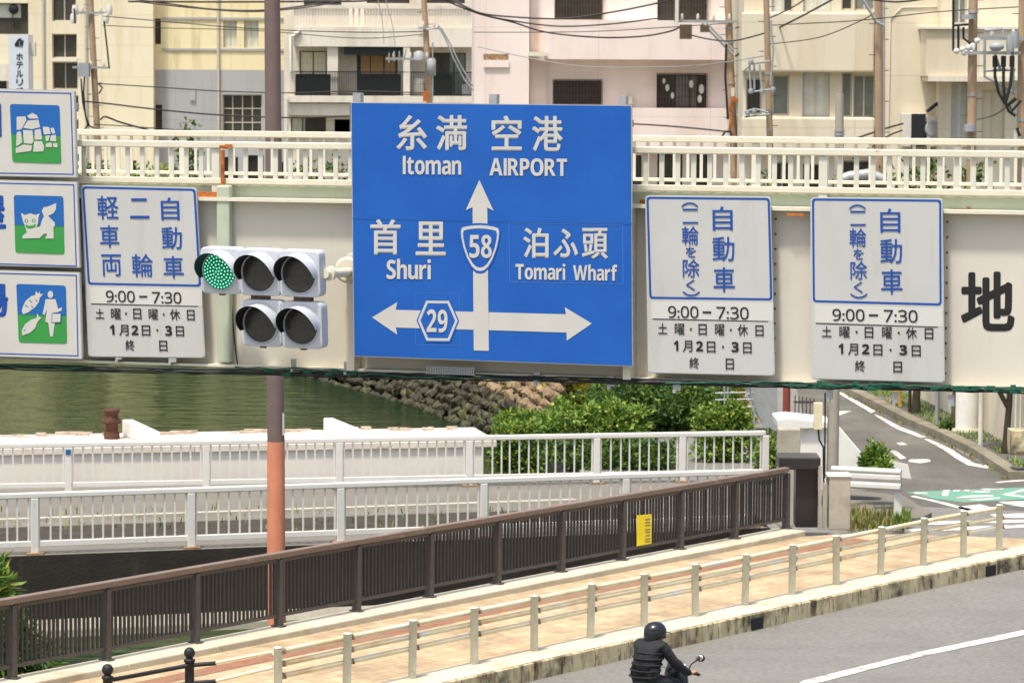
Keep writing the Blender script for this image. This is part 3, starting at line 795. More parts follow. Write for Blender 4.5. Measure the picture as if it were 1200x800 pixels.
white_fence('farther white railing in front of the pale quay wall and the green shrubs', F2, ps2[0], ps2[-1], ps2, 1.0, .306, .1, 0, 2)
wf_ = [o for o in bpy.data.objects if o.name.startswith('white_railing') and o.type == 'EMPTY'][-1]
p = F2(sp0, .06, 1.12); g = MB(); g.box(p, .1, .012, .1, (e2, n2_, zv)); obj('blue_sticker', g, m_iconblue, wf_, p)

# ================================================================== GUARD PIPE FENCE OF THE SIDEWALK
gf = empty('guard_pipe_fence', posts[8], 'grey post and three pipe guard fence with rusting clamps along the kerb', 'guard fence')
g = MB(); p0 = posts[2]
g.lathe(p0, [(.02, 0), (.057, .001), (.057, .80), (.062, .80), (.062, .815), (.01, .825)], 14)
first = obj('post', g, m_post, gf, p0)
for p in posts[3:]:
    c_ = copy_tree(first, p - wloc(gf), gf); c_.rotation_euler = (R(rnd.uniform(-1.1, 1.1)), R(rnd.uniform(-1.1, 1.1)), rnd.uniform(0, 6))
tl = posts[1:] + [posts[-1] + dl]
bend = V((.15, 0, 0))
def behind(i, h_):
    t = tl[min(i + 1, len(tl) - 1)] - tl[max(i - 1, 0)]; t.z = 0; t.normalize()
    return tl[i] + V((-t.y, t.x, 0)) * .075 + zv * h_, t
for h_ in (.735, .565, .405):
    g = MB(); pts = [behind(i, h_)[0] for i in range(1, len(tl) - 1)]
    pts.append(pts[-1] + (pts[-1] - pts[-2]).normalized() * .1)
    g.tube(pts, .037, 10); obj('pipe_rail', g, m_pipe, gf, pts[0])
    g = MB(); r_ = random.Random(int(h_ * 99))
    for i in range(1, len(tl) - 1):
        c, t = behind(i, h_)
        g.tube([c + t * .09, c + t * .2], .043, 10); g.ball(c + t * .19 + V((t.y, -t.x, -.6)).normalized() * .045, .018, n=6)
    parts('clamp', g, m_clamp, gf)
# black bollards with ball heads and their two black pipes
pb = [at_z(126, 812, ZS), at_z(222, 800, ZS)]
pb[1] = posts[1] + V((-.45, .15, 0)); 
def bollard(px, ytop, lab, Yref):
    p = at_y(px, ytop, Yref); p = V((p.x, p.y, ZS)); ht = at_y(px, ytop, Yref).z - ZS
    e = empty('ball_bollard', p, lab, 'bollard', 'black ball headed bollards by the kerb')
    g = MB(); g.lathe(p, [(.09, 0), (.09, .06), (.062, .07), (.062, ht - .2), (.075, ht - .19), (.075, ht - .16), (.045, ht - .15), (.045, ht - .13)], 14); obj('shaft', g, m_black, e)
    g = MB(); g.ball(p + zv * (ht - .072), .075, n=16); obj('ball', g, m_black, e)
    return p, ht
Yb = posts[1].y
b0, h0 = bollard(126, 777.5, 'black ball headed bollard farthest left at the lower edge of the sidewalk', at_z(126, 842, ZS).y)
b1, h1 = bollard(222, 758, 'black ball headed bollard at the left end of the pipe guard fence', at_z(222, 823, ZS).y)
pr = empty('chain_pipe', b0.lerp(b1, .5), 'two black horizontal pipes joining the black bollards to the guard fence', 'pipe rail')
for zz in (.5, .26):
    g = MB(); g.tube([b0 + zv * zz - (b1 - b0) * .02, b1 + zv * zz, b1.lerp(posts[2], .3) + zv * (zz + .05)], .03, 8); obj('pipe', g, m_black, pr)
    g = MB(); q = behind(2, .735 if zz > .4 else .565)[0]; g.tube([b1.lerp(posts[2], .28) + zv * (zz + .05), q], .024, 8); obj('pipe', g, m_pipe, pr)
# ================================================================== FOOTBRIDGE
G = Plane((0, 28, H), 1, -0.297)
def U(px, py=300, off=0): return G.uv(px, py, off)[0]
UL, UR = U(-420), U(1650)
fbz = lambda py, off=0: G.uv(600, py, off)[1]
vtop, vbot = fbz(241), fbz(436)
bridge = empty('footbridge', G.W(0, vbot), 'cream steel footbridge with plate girder and baluster railings that carries all the road signs', 'footbridge')
WID = 4.0
g = MB()
g.pbox(G, UL, vbot, UR, vtop, -.012, 0)                      # near web
obj('girder_plate', g, m_girder, bridge)
g = MB(); g.pbox(G, UL, vbot, UR, vtop, -WID - .012, -WID); obj('far_girder_plate', g, m_girder, bridge)
g = MB(); g.pbox(G, UL, vtop + .002, UR, vtop + .03, -.2, .11); g.pbox(G, UL, vbot - .022, UR, vbot - .002, -.2, .12)
g.pbox(G, UL, vtop + .002, UR, vtop + .03, -WID - .11, -WID + .15); g.pbox(G, UL, vbot - .022, UR, vbot - .002, -WID - .12, -WID + .15)
parts('flange', g, m_rail, bridge)
g = MB(); g.pbox(G, UL, vtop + .032, UR, vtop + .13, -.09, -.05); parts('kick_plate', g, m_greenpaint, bridge)
g = MB(); g.pbox(G, UL, vbot + .25, UR, vbot + .36, -WID + .02, -.02); obj('deck', g, m_conc, bridge)
# stiffeners and bolt rows on the web
g = MB(); gb = MB()
for px in (906, 1107, 1300, 1500):
    u = U(px)
    for k in range(11):
        p = G.W(u + .02, vbot + .1 + k * .12, 0); gb.lathe(p, [(.009, 0), (.009, .006), (.005, .01)], 8, (G.u, G.v, G.n))
parts('bolt', gb, m_bolt, bridge)
# railings
def bridge_rail(off, top0, top1, bot0, bot1, post_px, first, last):
    z0, z1, z2, z3 = (G.uv(600, y, off)[1] for y in (bot1, bot0, top1, top0))
    rl = tag(empty('railing', G.W(0, z0, off), None, None)); rl.parent = bridge; rl.location = G.W(0, z0, off) - wloc(bridge)
    g = MB(); g.pbox(G, UL, z2, UR, z3, off - .05, off + .02); obj('top_rail', g, m_rail, rl, bevel=.008)
    g = MB(); g.pbox(G, UL, z0, UR, z1, off - .03, off + .01); obj('bottom_rail', g, m_rail, rl, bevel=.006)
    us = sorted(U(p, 200, off) for p in post_px)
    for u in us:
        g = MB(); g.pbox(G, u - .036, z0 - .12, u + .036, z2 - .002, off - .036, off + .002); obj('post', g, m_rail2, rl, G.W(u, z0, off), bevel=.005)
    ev = [UL] + us + [UR]
    for a, b_ in zip(ev, ev[1:]):
        n = max(1, round((b_ - a) / .132)); g = MB()
        for k in range(1, n):
            u = a + (b_ - a) * k / n
            g.pbox(G, u - (.02 if off == 0 else .014), z1 + .001, u + (.02 if off == 0 else .014), z2 - .001, off - .02, off - .008)
        obj('baluster_panel', g, m_rail2, rl, G.W((a + b_) / 2, z0, off))
bridge_rail(0, 170, 178, 214, 221, (-459, -103, 252.5, 609, 964.5, 1321, 1677), 0, 0)
bridge_rail(-WID, 157, 164.5, 206, 210, (-230, -10, 214, 440, 665, 885, 1122, 1345, 1570), 0, 0)
# vertical drain pipe with its bracket, and the rusty post stub above it
g = MB(); u0, u1 = U(258.5), U(274)
g.pbox(G, u0, fbz(433) - .01, u1, fbz(222), .012, .10); obj('drain_pipe', g, m_greenpaint, bridge, bevel=.015)
g = MB(); a = G.P(261, 219, .03); b_ = G.P(261, 176, .03); g.tube([a, b_], .017, 10); g.box(G.P(262, 172.5, .03), .07, .03, .03); g.box(G.P(268, 171, .03), .06, .04, .025); g.box(G.P(263, 220, .03), .05, .04, .03)
g.pbox(G, U(230), fbz(236.5), U(257), fbz(230.5), .012, .05)
obj('rusty_stub', g, m_rust, bridge)
g = MB()
for x0, x1, y0, y1 in ((748, 754, 232, 247), (1110, 1129, 236, 247), (925, 946, 243.5, 246.5), (1131, 1135, 234, 238), (480, 492, 243, 246)):
    g.pbox(G, U(x0), fbz(y1), U(x1), fbz(y0), .111, .114) if y1 - y0 < 4 else g.pbox(G, U(x0), fbz(y1) , U(x1), fbz(y0), -.045, -.042)
parts('rust_patch', g, m_rust, bridge)
# netting and cables bundled along the bottom flange
def sagline(x0, x1, y0, y1, off, amp, n, seed):
    r_ = random.Random(seed)
    return [G.P(x0 + (x1 - x0) * k / n, y0 + (y1 - y0) * k / n + r_.uniform(-amp, amp), off + r_.uniform(-.01, .01)) for k in range(n + 1)]
yb = lambda x: 428.5 + (x - 100) * .0235
cb = MB(); gc = MB()
for k, (dy, am, r_) in enumerate(((1.5, .5, .009), (4.5, .7, .012), (7, .8, .007))):
    cb.tube(sagline(-420, 1650, yb(-420) + dy - 1, yb(1650) + dy - 1, .15, am, 150, k), r_, 6)
for k, (x0, x1, dy) in enumerate(((-300, 100, 2), (275, 420, -2), (420, 600, 3), (780, 1080, 3), (880, 1130, 1), (930, 1000, 4), (1118, 1600, 1), (1118, 1600, 3.5))):
    gc.tube(sagline(x0, x1, yb(x0) + dy, yb(x1) + dy, .17, 1.6, int((x1 - x0) / 14), k + 20), .006, 6)
r_ = random.Random(5)
for k in range(46):
    x = r_.choice((r_.uniform(930, 985), r_.uniform(1000, 1110), r_.uniform(300, 420), r_.uniform(1120, 1200)))
    gc.box(G.P(x, yb(x) + r_.uniform(-1, 5), .17), r_.uniform(.03, .09), .02, r_.uniform(.01, .035))
parts('cable_run', cb, m_cable, bridge); parts('green_netting', gc, m_greencable, bridge)
g = MB()
for x in (348, 410, 632, 718, 795, 880, 975, 1052, 1117, 143, 205):
    g.pbox(G, U(x), fbz(yb(x) + 4), U(x + r_.uniform(5, 9)), fbz(yb(x) - 8), .122, .15)
    g.pbox(G, U(x + 1), fbz(yb(x) + 7), U(x + 4), fbz(yb(x) + 3.5), .13, .18)
parts('cable_clip', g, m_galv, bridge)
g = MB()   # perforated cable tray under the blue sign
for k in range(28): g.pbox(G, U(508 + k * 2), fbz(437.5), U(509.4 + k * 2), fbz(429.5), .16, .18)
g.pbox(G, U(507), fbz(430.3), U(565), fbz(429.3), .15, .19); g.pbox(G, U(507), fbz(438.3), U(565), fbz(437.3), .15, .19); obj('cable_tray', g, m_galv, bridge)
g = MB(); g.tube([G.P(271, 349, .04), G.P(273, 380, .03), G.P(276, 410, .03), G.P(279, 431, .1)], .006, 6); obj('thin_cable', g, m_cable, bridge)
g = MB()   # brackets that hold the boards
for x in (414, 737): g.pbox(G, U(x), fbz(438), U(x + 9), fbz(236 if x > 500 else 300), .012, .17)
parts('sign_bracket', g, m_rail, bridge)
# black character painted on the girder
g = MB(); write(g, G, '地', 1126, 318, 1189, 388, .002, 1.9); obj('girder_lettering', g, m_blacktext, bridge)

# ================================================================== SIGNS
def board(name, label, cat, corners, off, face, radius=4, th=.03, edge=m_alu, group=None):
    c = G.P(sum(p[0] for p in corners) / 4, sum(p[1] for p in corners) / 4, off)
    e = empty(name, c, label, cat, group)
    g = MB(); flat(g, G, rrect(corners, radius), off, th); obj('panel', g, edge, e)
    g = MB(); flat(g, G, rrect(inset(corners, .9), max(radius - .7, .5)), off + th, .003); obj('face', g, face, e)
    # mounting channels behind the board
    g = MB(); xl = corners[0][0]; xr = corners[1][0]
    for y in (corners[0][1] + 22, corners[3][1] - 22):
        g.pbox(G, G.uv(xl + 6, y, off)[0], G.uv(xl, y + 4, off)[1], G.uv(xr - 6, y, off)[0], G.uv(xl, y - 4, off)[1], .002, off - .003)
    parts('mounting_channel', g, m_galv, e)
    return e, off + th + .0045
bs, o = board('direction_sign', 'large blue road guide sign with white arrows pointing up, left and right', 'road sign', [(411, 120), (740, 123.5), (741.5, 429.5), (414.5, 417.5)], .24, m_blue, 1.5)
g = MB()
for x in (427, 585, 735): g.pbox(G, U(x - 4.5), G.uv(x, 122, .2)[1], U(x + 4.5), G.uv(x, 109 + (x - 427) * .011, .2)[1], .12, .2)
parts('top_bracket', g, m_galv, bs)
g = MB()
flat(g, G, [(412.5, 255.7), (741, 262.2), (741, 262.9), (412.5, 256.5)], o, .001); obj('joint_line', g, m_iconblue, bs)
def words_on(parent, items, mat, off, name='lettering'):
    for it in items:
        s, x0, y0, x1, y1 = it[:5]; kw = it[5] if len(it) > 5 else {}
        g = MB()
        if len(s) == 1 or kw.pop('whole', False):
            write(g, G, s, x0, y0, x1, y1, off, **kw)
        obj(name, g, mat, parent, G.P((x0 + x1) / 2, y1, off))
def group_word(parent, chars, mat, off, name):
    g = MB()
    for s, x0, y0, x1, y1, bd, ln, sl in chars: write(g, G, s, x0, y0, x1, y1, off, bd, ln, sl)
    o_ = obj(name, g, mat, parent, G.P(chars[0][1], chars[0][4], off)); return o_
K = .85
for nm, chars in (('place_name', [('糸', 464.5, 135, 500.5, 176.5, K, 0, 0), ('満', 511, 135, 547.5, 176.5, K, 0, 0)]), ('place_name', [('空', 576, 135.5, 611.5, 176.5, K, 0, 0), ('港', 623.5, 136, 659.5, 177.5, K, 0, 0)]),
                  ('place_name', [('首', 434, 257, 469.5, 298.5, K, 0, .01), ('里', 487, 259.5, 522.5, 299.5, K, 0, .01)]), ('place_name', [('泊', 613, 267, 643, 302.5, .85, 0, .01), ('ふ', 648.5, 268, 677.5, 302, .85, 0, .01), ('頭', 682, 267, 712.5, 303.5, .75, 0, .01)]),
                  ('roman_name', [('Itoman', 472, 183, 540.5, 205, .2, 0, .008)]), ('roman_name', [('AIRPORT', 573.5, 185.5, 664.5, 206.5, .2, 0, .008)]), ('roman_name', [('Shuri', 453, 303.5, 505, 327.5, .2, 0, .012)]),
                  ('roman_name', [('Tomari', 604, 308.5, 662.5, 328, .15, 0, .014), ('Wharf', 671.5, 309.8, 723.5, 329, .15, 0, .014)])):
    group_word(bs, chars, m_legend, o, nm)
g = MB()
flat(g, G, [(561.7, 211), (578.3, 247), (571, 243.2), (572.8, 411), (555.2, 410.5), (553.8, 242.8), (545.8, 246.3)], o, .002); obj('straight_arrow', g, m_legend, bs)
g = MB(); flat(g, G, [(436, 371.8), (465.5, 354), (463.6, 363), (555, 365.3), (555, 386.3), (463.8, 383.7), (465.5, 392)], o, .001); obj('left_arrow', g, m_legend, bs)
g = MB(); flat(g, G, [(572.6, 365.8), (663.3, 368.2), (661.8, 360), (693.5, 379), (664.2, 399), (664, 389.6), (572.6, 386.7)], o, .001); obj('right_arrow', g, m_legend, bs)
def shield(c0, c1, w, y0, y1):
    pts = []
    cx = (c0 + c1) / 2
    P = [(-1, .12), (-.94, .04), (-.7, .01), (-.35, -.012), (0, -.02), (.35, -.012), (.7, .01), (.94, .04), (1, .12), (.97, .26), (.86, .48), (.66, .72), (.42, .9), (.2, .985), (0, 1.0), (-.2, .985), (-.42, .9), (-.66, .72), (-.86, .48), (-.97, .26)]
    return [(cx + a * w / 2, y0 + b_ * (y1 - y0) + a * .3) for a, b_ in P]
g = MB(); flat(g, G, shield(539, 586, 48.5, 262.5, 320.5), o, .0035); sh = obj('route_shield', g, m_blue, bs)
g = MB(); ring(g, G, shield(539, 586, 45, 265, 317.5), shield(539, 586, 40, 268.5, 313.5), o + .0045); obj('shield_outline', g, m_legend, sh)
g = MB(); write(g, G, '58', 550, 275, 576.3, 302.5, o + .0045, .15, 0, .012); obj('shield_number', g, m_legend, sh)
hexq = lambda k: [(513 + a * k, 375.5 + b_ * k + a * k * .01) for a, b_ in ((-24.2, 0), (-14, -24), (13.6, -24), (24.2, 0), (14, 24.6), (-13.6, 24.6))]
g = MB(); flat(g, G, hexq(1.03), o, .0035); hx = obj('route_hexagon', g, m_blue, bs)
g = MB(); ring(g, G, hexq(.965), hexq(.84), o + .0045); obj('hexagon_outline', g, m_legend, hx)
g = MB(); write(g, G, '29', 500, 362.5, 524.5, 389.5, o + .0045, .15, 0, .012); obj('hexagon_number', g, m_legend, hx)
g = MB()
for a, c in ((((596, 261), (730, 263.5), (730.5, 333), (597, 330.5)), .7), (((486.2, 343), (538.6, 344.3), (539, 405), (487, 404)), .5)):
    q = [tuple(p) for p in a]; ring(g, G, q, inset(q, c), o + .0006)
parts('overlay_edge', g, m_seam, bs)

def chars(spec, lean=0, slope=0, b_=.35): return [(s, x0, y0, x1, y1, bb if bb is not None else b_, lean, slope) for s, x0, y0, x1, y1, bb in spec]
def lane_sign(label, corners, fr, blue_chars, black_chars, rule, lean):
    e, o = board('lane_sign', label, 'lane sign', corners, .13, m_sign, 5, .02, m_sign, 'lane signs with times hung on the footbridge')
    g = MB(); ring(g, G, rrect(fr, 4.5), rrect(inset(fr, 2.5), 3), o); obj('blue_border', g, m_bluetext, e)
    colm = {}
    for c_ in blue_chars: colm.setdefault(round((c_[1] + c_[3]) / 2 / 18), []).append(c_)
    for c_ in colm.values(): group_word(e, chars([q[:5] + (q[5] * .35,) for q in c_], lean), m_bluetext, o, 'lane_lettering')
    for lo, hi in ((0, 3), (3, 11), (11, 17), (17, 30)): group_word(e, chars([q[:5] + (q[5] * .5,) for q in black_chars[lo:hi]], lean, .018), m_blacktext, o, 'time_lettering')
    g = MB(); yl = fr[3][1] + 3.2; yr = fr[2][1] + 3.2
    flat(g, G, [(fr[3][0] + 2, yl), (fr[2][0] + 1, yr), (fr[2][0] + 1.2, rule[1][1] + .2), (fr[3][0] + 2.4, rule[0][1] - .4)], o - .002, .0015); obj('time_panel', g, m_timepanel, e)
    g = MB(); flat(g, G, rule, o, .001); obj('divider_line', g, m_blacktext, e)
    # bolts
    g = MB()
    for t_ in (.15, .5, .85):
        for s_ in (0, 1):
            x = corners[0 if not s_ else 1][0] + (4 if not s_ else -4); y = corners[0][1] + (corners[3][1] - corners[0][1]) * t_
            x += (corners[3][0] - corners[0][0]) * t_ if not s_ else (corners[2][0] - corners[1][0]) * t_
            g.lathe(G.P(x, y, o - .004), [(.006, 0), (.006, .003), (.001, .004)], 8, (G.u, G.v, G.n))
    parts('bolt', g, m_sign, e)
def timespec(x0, y0, dx):   # black rows; positions measured on one board and moved to the others
    pass
lane_sign('tilted lane sign for small vehicles and two wheelers left of the traffic light', [(94.5, 217), (230, 220), (240.5, 419.5), (103.5, 418)], [(96, 218.3), (229, 221.3), (235.5, 336), (103, 333.5)],
    [('軽', 114, 229.5, 138.5, 257, .4), ('車', 117, 264, 139.5, 290, .4), ('両', 119, 298, 142, 323.5, .4), ('二', 152, 232.5, 174.5, 256, .4), ('輪', 154.5, 297.5, 179, 324.5, .4),
     ('自', 188.5, 231.5, 210, 258, .4), ('動', 189.5, 266, 213, 292, .4), ('車', 191.5, 300, 215, 326, .4)],
    [('9:00', 124, 340.5, 158, 354, .2), ('—', 163, 346.5, 172.5, 348.5, .1), ('7:30', 178, 342, 212.5, 355.5, .2), ('土', 112, 361.5, 122, 373, .2), ('曜', 130, 361.5, 141.5, 374, .05), ('・', 146.5, 366, 148.8, 368.6, .1), ('日', 156, 361.5, 165.5, 374, .2),
     ('曜', 174, 362, 185, 374.5, .05), ('・', 190.6, 367, 193, 369.6, .1), ('休', 199, 362, 211, 375, .15), ('日', 219, 363, 228, 375.5, .2),
     ('1', 128.5, 380.5, 134, 392, .5), ('月', 139.5, 380.5, 150.5, 393, .15), ('2', 154, 381, 162, 392.5, .5), ('日', 166, 381, 176, 393.5, .2), ('・', 183, 385.5, 185.4, 388, .1), ('3', 193.5, 381.5, 201.5, 393.5, .5), ('日', 206, 382, 215.5, 394, .2),
     ('終', 147, 398, 157.5, 410.5, .1), ('日', 186.5, 399, 196, 411.5, .2)],
    [(107, 355.6), (232, 358.4), (232, 359.3), (107, 356.5)], .045)
BL1 = lambda x, y: [('自', x + 77, y + 12, x + 100.5, y + 40, .4), ('動', x + 77, y + 47.5, x + 102.5, y + 76, .35), ('車', x + 78, y + 83, x + 103, y + 112, .4),
     ('︵', x + 40.5, y + 7, x + 60, y + 13, .25), ('一', x + 42, y + 14.6, x + 59.5, y + 16.6, .3), ('一', x + 42, y + 30, x + 60, y + 32, .3), ('輪', x + 41, y + 35, x + 60.5, y + 57, .25), ('を', x + 45.5, y + 59, x + 57.5, y + 71.5, .25), ('除', x + 42, y + 73.5, x + 61.5, y + 95, .3), ('く', x + 46, y + 97.5, x + 56.5, y + 110.5, .25), ('︶', x + 42, y + 111, x + 62, y + 117, .25)]
def BK(x, y, w):   # w: spread of a row across the board
    f = lambda a: x + a * w
    return [('9:00', f(20), y + 12, f(57), y + 26, .2), ('—', f(62), y + 18.2, f(72.5), y + 20.4, .1), ('7:30', f(79), y + 13, f(118), y + 27.5, .2),
     ('土', f(8), y + 32, f(19), y + 44.5, .2), ('曜', f(28), y + 32.5, f(40), y + 45.5, .05), ('・', f(46.5), y + 37.5, f(49), y + 40.3, .1), ('日', f(57), y + 33, f(67), y + 46, .2), ('曜', f(77), y + 33, f(88.5), y + 46.5, .05), ('・', f(95), y + 38.5, f(97.5), y + 41.2, .1), ('休', f(104.5), y + 33.5, f(117), y + 47, .15), ('日', f(126), y + 34.5, f(136), y + 47.5, .2),
     ('1', f(27), y + 52.5, f(32.5), y + 64.5, .5), ('月', f(38), y + 52.5, f(49.5), y + 65.5, .15), ('2', f(54), y + 53, f(62.5), y + 65, .5), ('日', f(67), y + 53.5, f(77.5), y + 66.5, .2), ('・', f(85.5), y + 58.5, f(88), y + 61.2, .1), ('3', f(97), y + 54, f(106), y + 66, .5), ('日', f(111), y + 54.5, f(121.5), y + 67.5, .2),
     ('終', f(46), y + 72, f(57.5), y + 85, .1), ('日', f(90), y + 73.5, f(100), y + 86.5, .2)]
lane_sign('grey white lane sign for motor cars hung right beside the large blue guide sign', [(756, 229), (903, 230.5), (908, 440.5), (759.5, 437)], [(757.5, 230.5), (902, 232), (905, 352), (761, 350)], BL1(758, 230), BK(763.5, 346.5, .965), [(765, 373.3), (900, 376), (900, 376.9), (765, 374.2)], .014)
lane_sign('grey white lane sign for motor cars hung next to the large black character', [(949.5, 231), (1104.5, 232.5), (1107, 448.5), (951, 444)], [(951.5, 232.5), (1103, 234), (1103.5, 358), (952.5, 354)],
    [(s, 954.5 + (x0 - 954.5) , y0, x1, y1, b_) for s, x0, y0, x1, y1, b_ in BL1(954.5, 232.5)], BK(955, 350, 1.02), [(956, 378.3), (1099, 382.6), (1099, 383.6), (956, 379.3)], .01)

# three picture signs at the left edge
def icon_sign(label, q, border, icon, text):
    e, o = board('picture_sign', label, 'picture sign', q, .2, m_legend, 1, .03, m_alu, 'picture signs stacked at the left')
    g = MB(); ring(g, G, border, inset(border, 1.3), o); obj('blue_border', g, m_bluetext, e)
    top = rrect(icon, 3.5)
    g = MB(); flat(g, G, top, o, .002); obj('icon_ground', g, m_icongreen, e)
    tl, tr, br, bl_ = [V(p) for p in icon]
    m1 = tl.lerp(bl_, .52); m2 = tr.lerp(br, .52)
    k = len(top) // 4
    poly = top[:2 * k] + [tuple(m2), tuple(m1)]
    g = MB(); flat(g, G, poly, o + .0025, .001); obj('icon_sky', g, m_iconblue, e)
    if text:
        g = MB(); write(g, G, *text, o, 1.5, .02); obj('lettering', g, m_bluetext, e)
    return e, o + .005
def on_icon(x0, y0, s): return lambda pts: [(x0 + a * s, y0 + b_ * s) for a, b_ in pts]
e, o = icon_sign('white sign with a stone wall picture, topmost of the three picture signs', [(-70, 102), (87.5, 106.5), (90, 208.5), (-68, 205.5)], [(-66, 105.5), (83.5, 109), (86.5, 205), (-64, 202.5)], [(11.5, 122), (69.5, 123.5), (71.8, 192), (14.5, 190)], ('園', -38, 121, 1.6, 161))
T1 = lambda pts: [(a / 4, b_ / 4) for a, b_ in pts]
g = MB()
for st in ([(78, 548), (118, 546), (124, 565), (100, 607), (78, 610)], [(126, 545), (150, 530), (172, 540), (180, 556), (140, 557)], [(130, 566), (180, 562), (188, 597), (150, 606), (108, 600)], [(78, 620), (98, 616), (104, 668), (76, 688)], [(108, 610), (152, 612), (157, 660), (150, 675), (112, 672)], [(162, 610), (190, 604), (198, 655), (162, 655)],
           [(74, 694), (110, 678), (150, 682), (146, 708), (74, 718)], [(160, 662), (196, 662), (207, 688), (204, 710), (156, 712)], [(200, 595), (230, 596), (238, 628), (206, 632)], [(236, 600), (252, 600), (260, 626), (244, 628)], [(212, 638), (234, 634), (228, 660), (216, 664)], [(238, 636), (262, 632), (264, 664), (236, 662)], [(216, 672), (242, 668), (244, 690), (214, 690)], [(248, 672), (268, 670), (270, 692), (250, 690)]):
    flat(g, G, rrect(T1(st), 1.2, 2) if len(st) == 4 else T1(st), o, .001)
parts('icon_stone', g, m_legend, e)
e, o = icon_sign('white sign with a crouching guardian lion picture, middle of the three picture signs', [(-68, 209), (90.5, 213), (94, 314), (-66, 310)], [(-64, 212.5), (87, 216), (90, 312.5), (-62, 308)], [(16, 228.5), (74, 230), (75.5, 298), (18, 296)], ('屋', -34, 229, 6.8, 269.5))
T2 = lambda pts: [(a / 4, 200 + b_ / 4) for a, b_ in pts]
g = MB()
flat(g, G, T2([(98, 198), (116, 208), (142, 200), (166, 208), (186, 200), (180, 220), (178, 246), (170, 266), (188, 262), (196, 234), (206, 214), (196, 190), (204, 172), (226, 168), (264, 152), (262, 182), (250, 200), (226, 212), (244, 232), (256, 242), (258, 258), (250, 266), (252, 318), (212, 318), (222, 296), (206, 296), (186, 316), (104, 318), (108, 302), (126, 290), (118, 262), (108, 238)]), o, .001)
obj('icon_lion', g, m_legend, e)
g = MB()
for c in ((124, 236), (158, 234)):
    pts = [(c[0] + 9 * math.cos(k * .6283), c[1] + 9 * math.sin(k * .6283)) for k in range(10)]; ip = [(c[0] + 5 * math.cos(k * .6283), c[1] + 5 * math.sin(k * .6283)) for k in range(10)]
    ring(g, G, T2(pts), T2(ip), o + .0015)
flat(g, G, T2([(120, 250), (132, 258), (150, 258), (168, 248), (166, 264), (152, 270), (134, 272), (122, 266)]), o + .0015, .0005)
obj('icon_face', g, m_icongreen, e)
e, o = icon_sign('white sign with a market shopper, carrot and fish picture, lowest of the three picture signs', [(-66, 314.5), (93.5, 319), (96.5, 421), (-64, 416)], [(-62, 318), (90, 322), (92, 417.5), (-60, 413)], [(19, 332.5), (77, 334.5), (78.5, 402.5), (22, 401)], ('場', -32, 331.5, 9.5, 371.5))
g = MB()
flat(g, G, T2([(106, 640), (120, 610), (146, 588), (166, 582), (168, 564), (178, 576), (186, 566), (188, 578), (202, 578), (186, 596), (182, 616), (164, 640), (132, 664), (108, 672), (102, 660)]), o, .001)
flat(g, G, T2([(104, 772), (102, 748), (118, 718), (146, 698), (172, 690), (174, 668), (182, 684), (194, 688), (176, 708), (164, 738), (140, 760)]), o, .001)
hd = [(236 + 13 * math.cos(k * .5236), 580 + 17 * math.sin(k * .5236)) for k in range(12)]
flat(g, G, T2(hd), o, .001)
flat(g, G, T2([(214, 602), (260, 602), (272, 648), (290, 640), (288, 656), (266, 664), (250, 664), (258, 706), (248, 776), (236, 778), (226, 712), (212, 708), (220, 650), (208, 676), (200, 672)]), o, .001)
flat(g, G, T2([(244, 668), (286, 668), (284, 710), (242, 712)]), o + .0015, .0006)
obj('icon_figures', g, m_legend, e)
g = MB()
for l in (((118, 628), (132, 638)), ((138, 604), (152, 616)), ((156, 640), (146, 630)), ((176, 612), (166, 600))):
    (a, b_), (c, d_) = l; flat(g, G, T2([(a, b_), (c, d_), (c - 2, d_ + 3), (a - 2, b_ + 3)]), o + .0015, .0005)
flat(g, G, T2([(112, 744), (117, 744), (117, 750), (112, 750)]), o + .0015, .0005)
q = T2([(243, 667), (287, 667), (285, 711), (241, 713)]); ring(g, G, q, inset(q, .7), o + .003)
obj('icon_detail', g, m_iconblue, e)

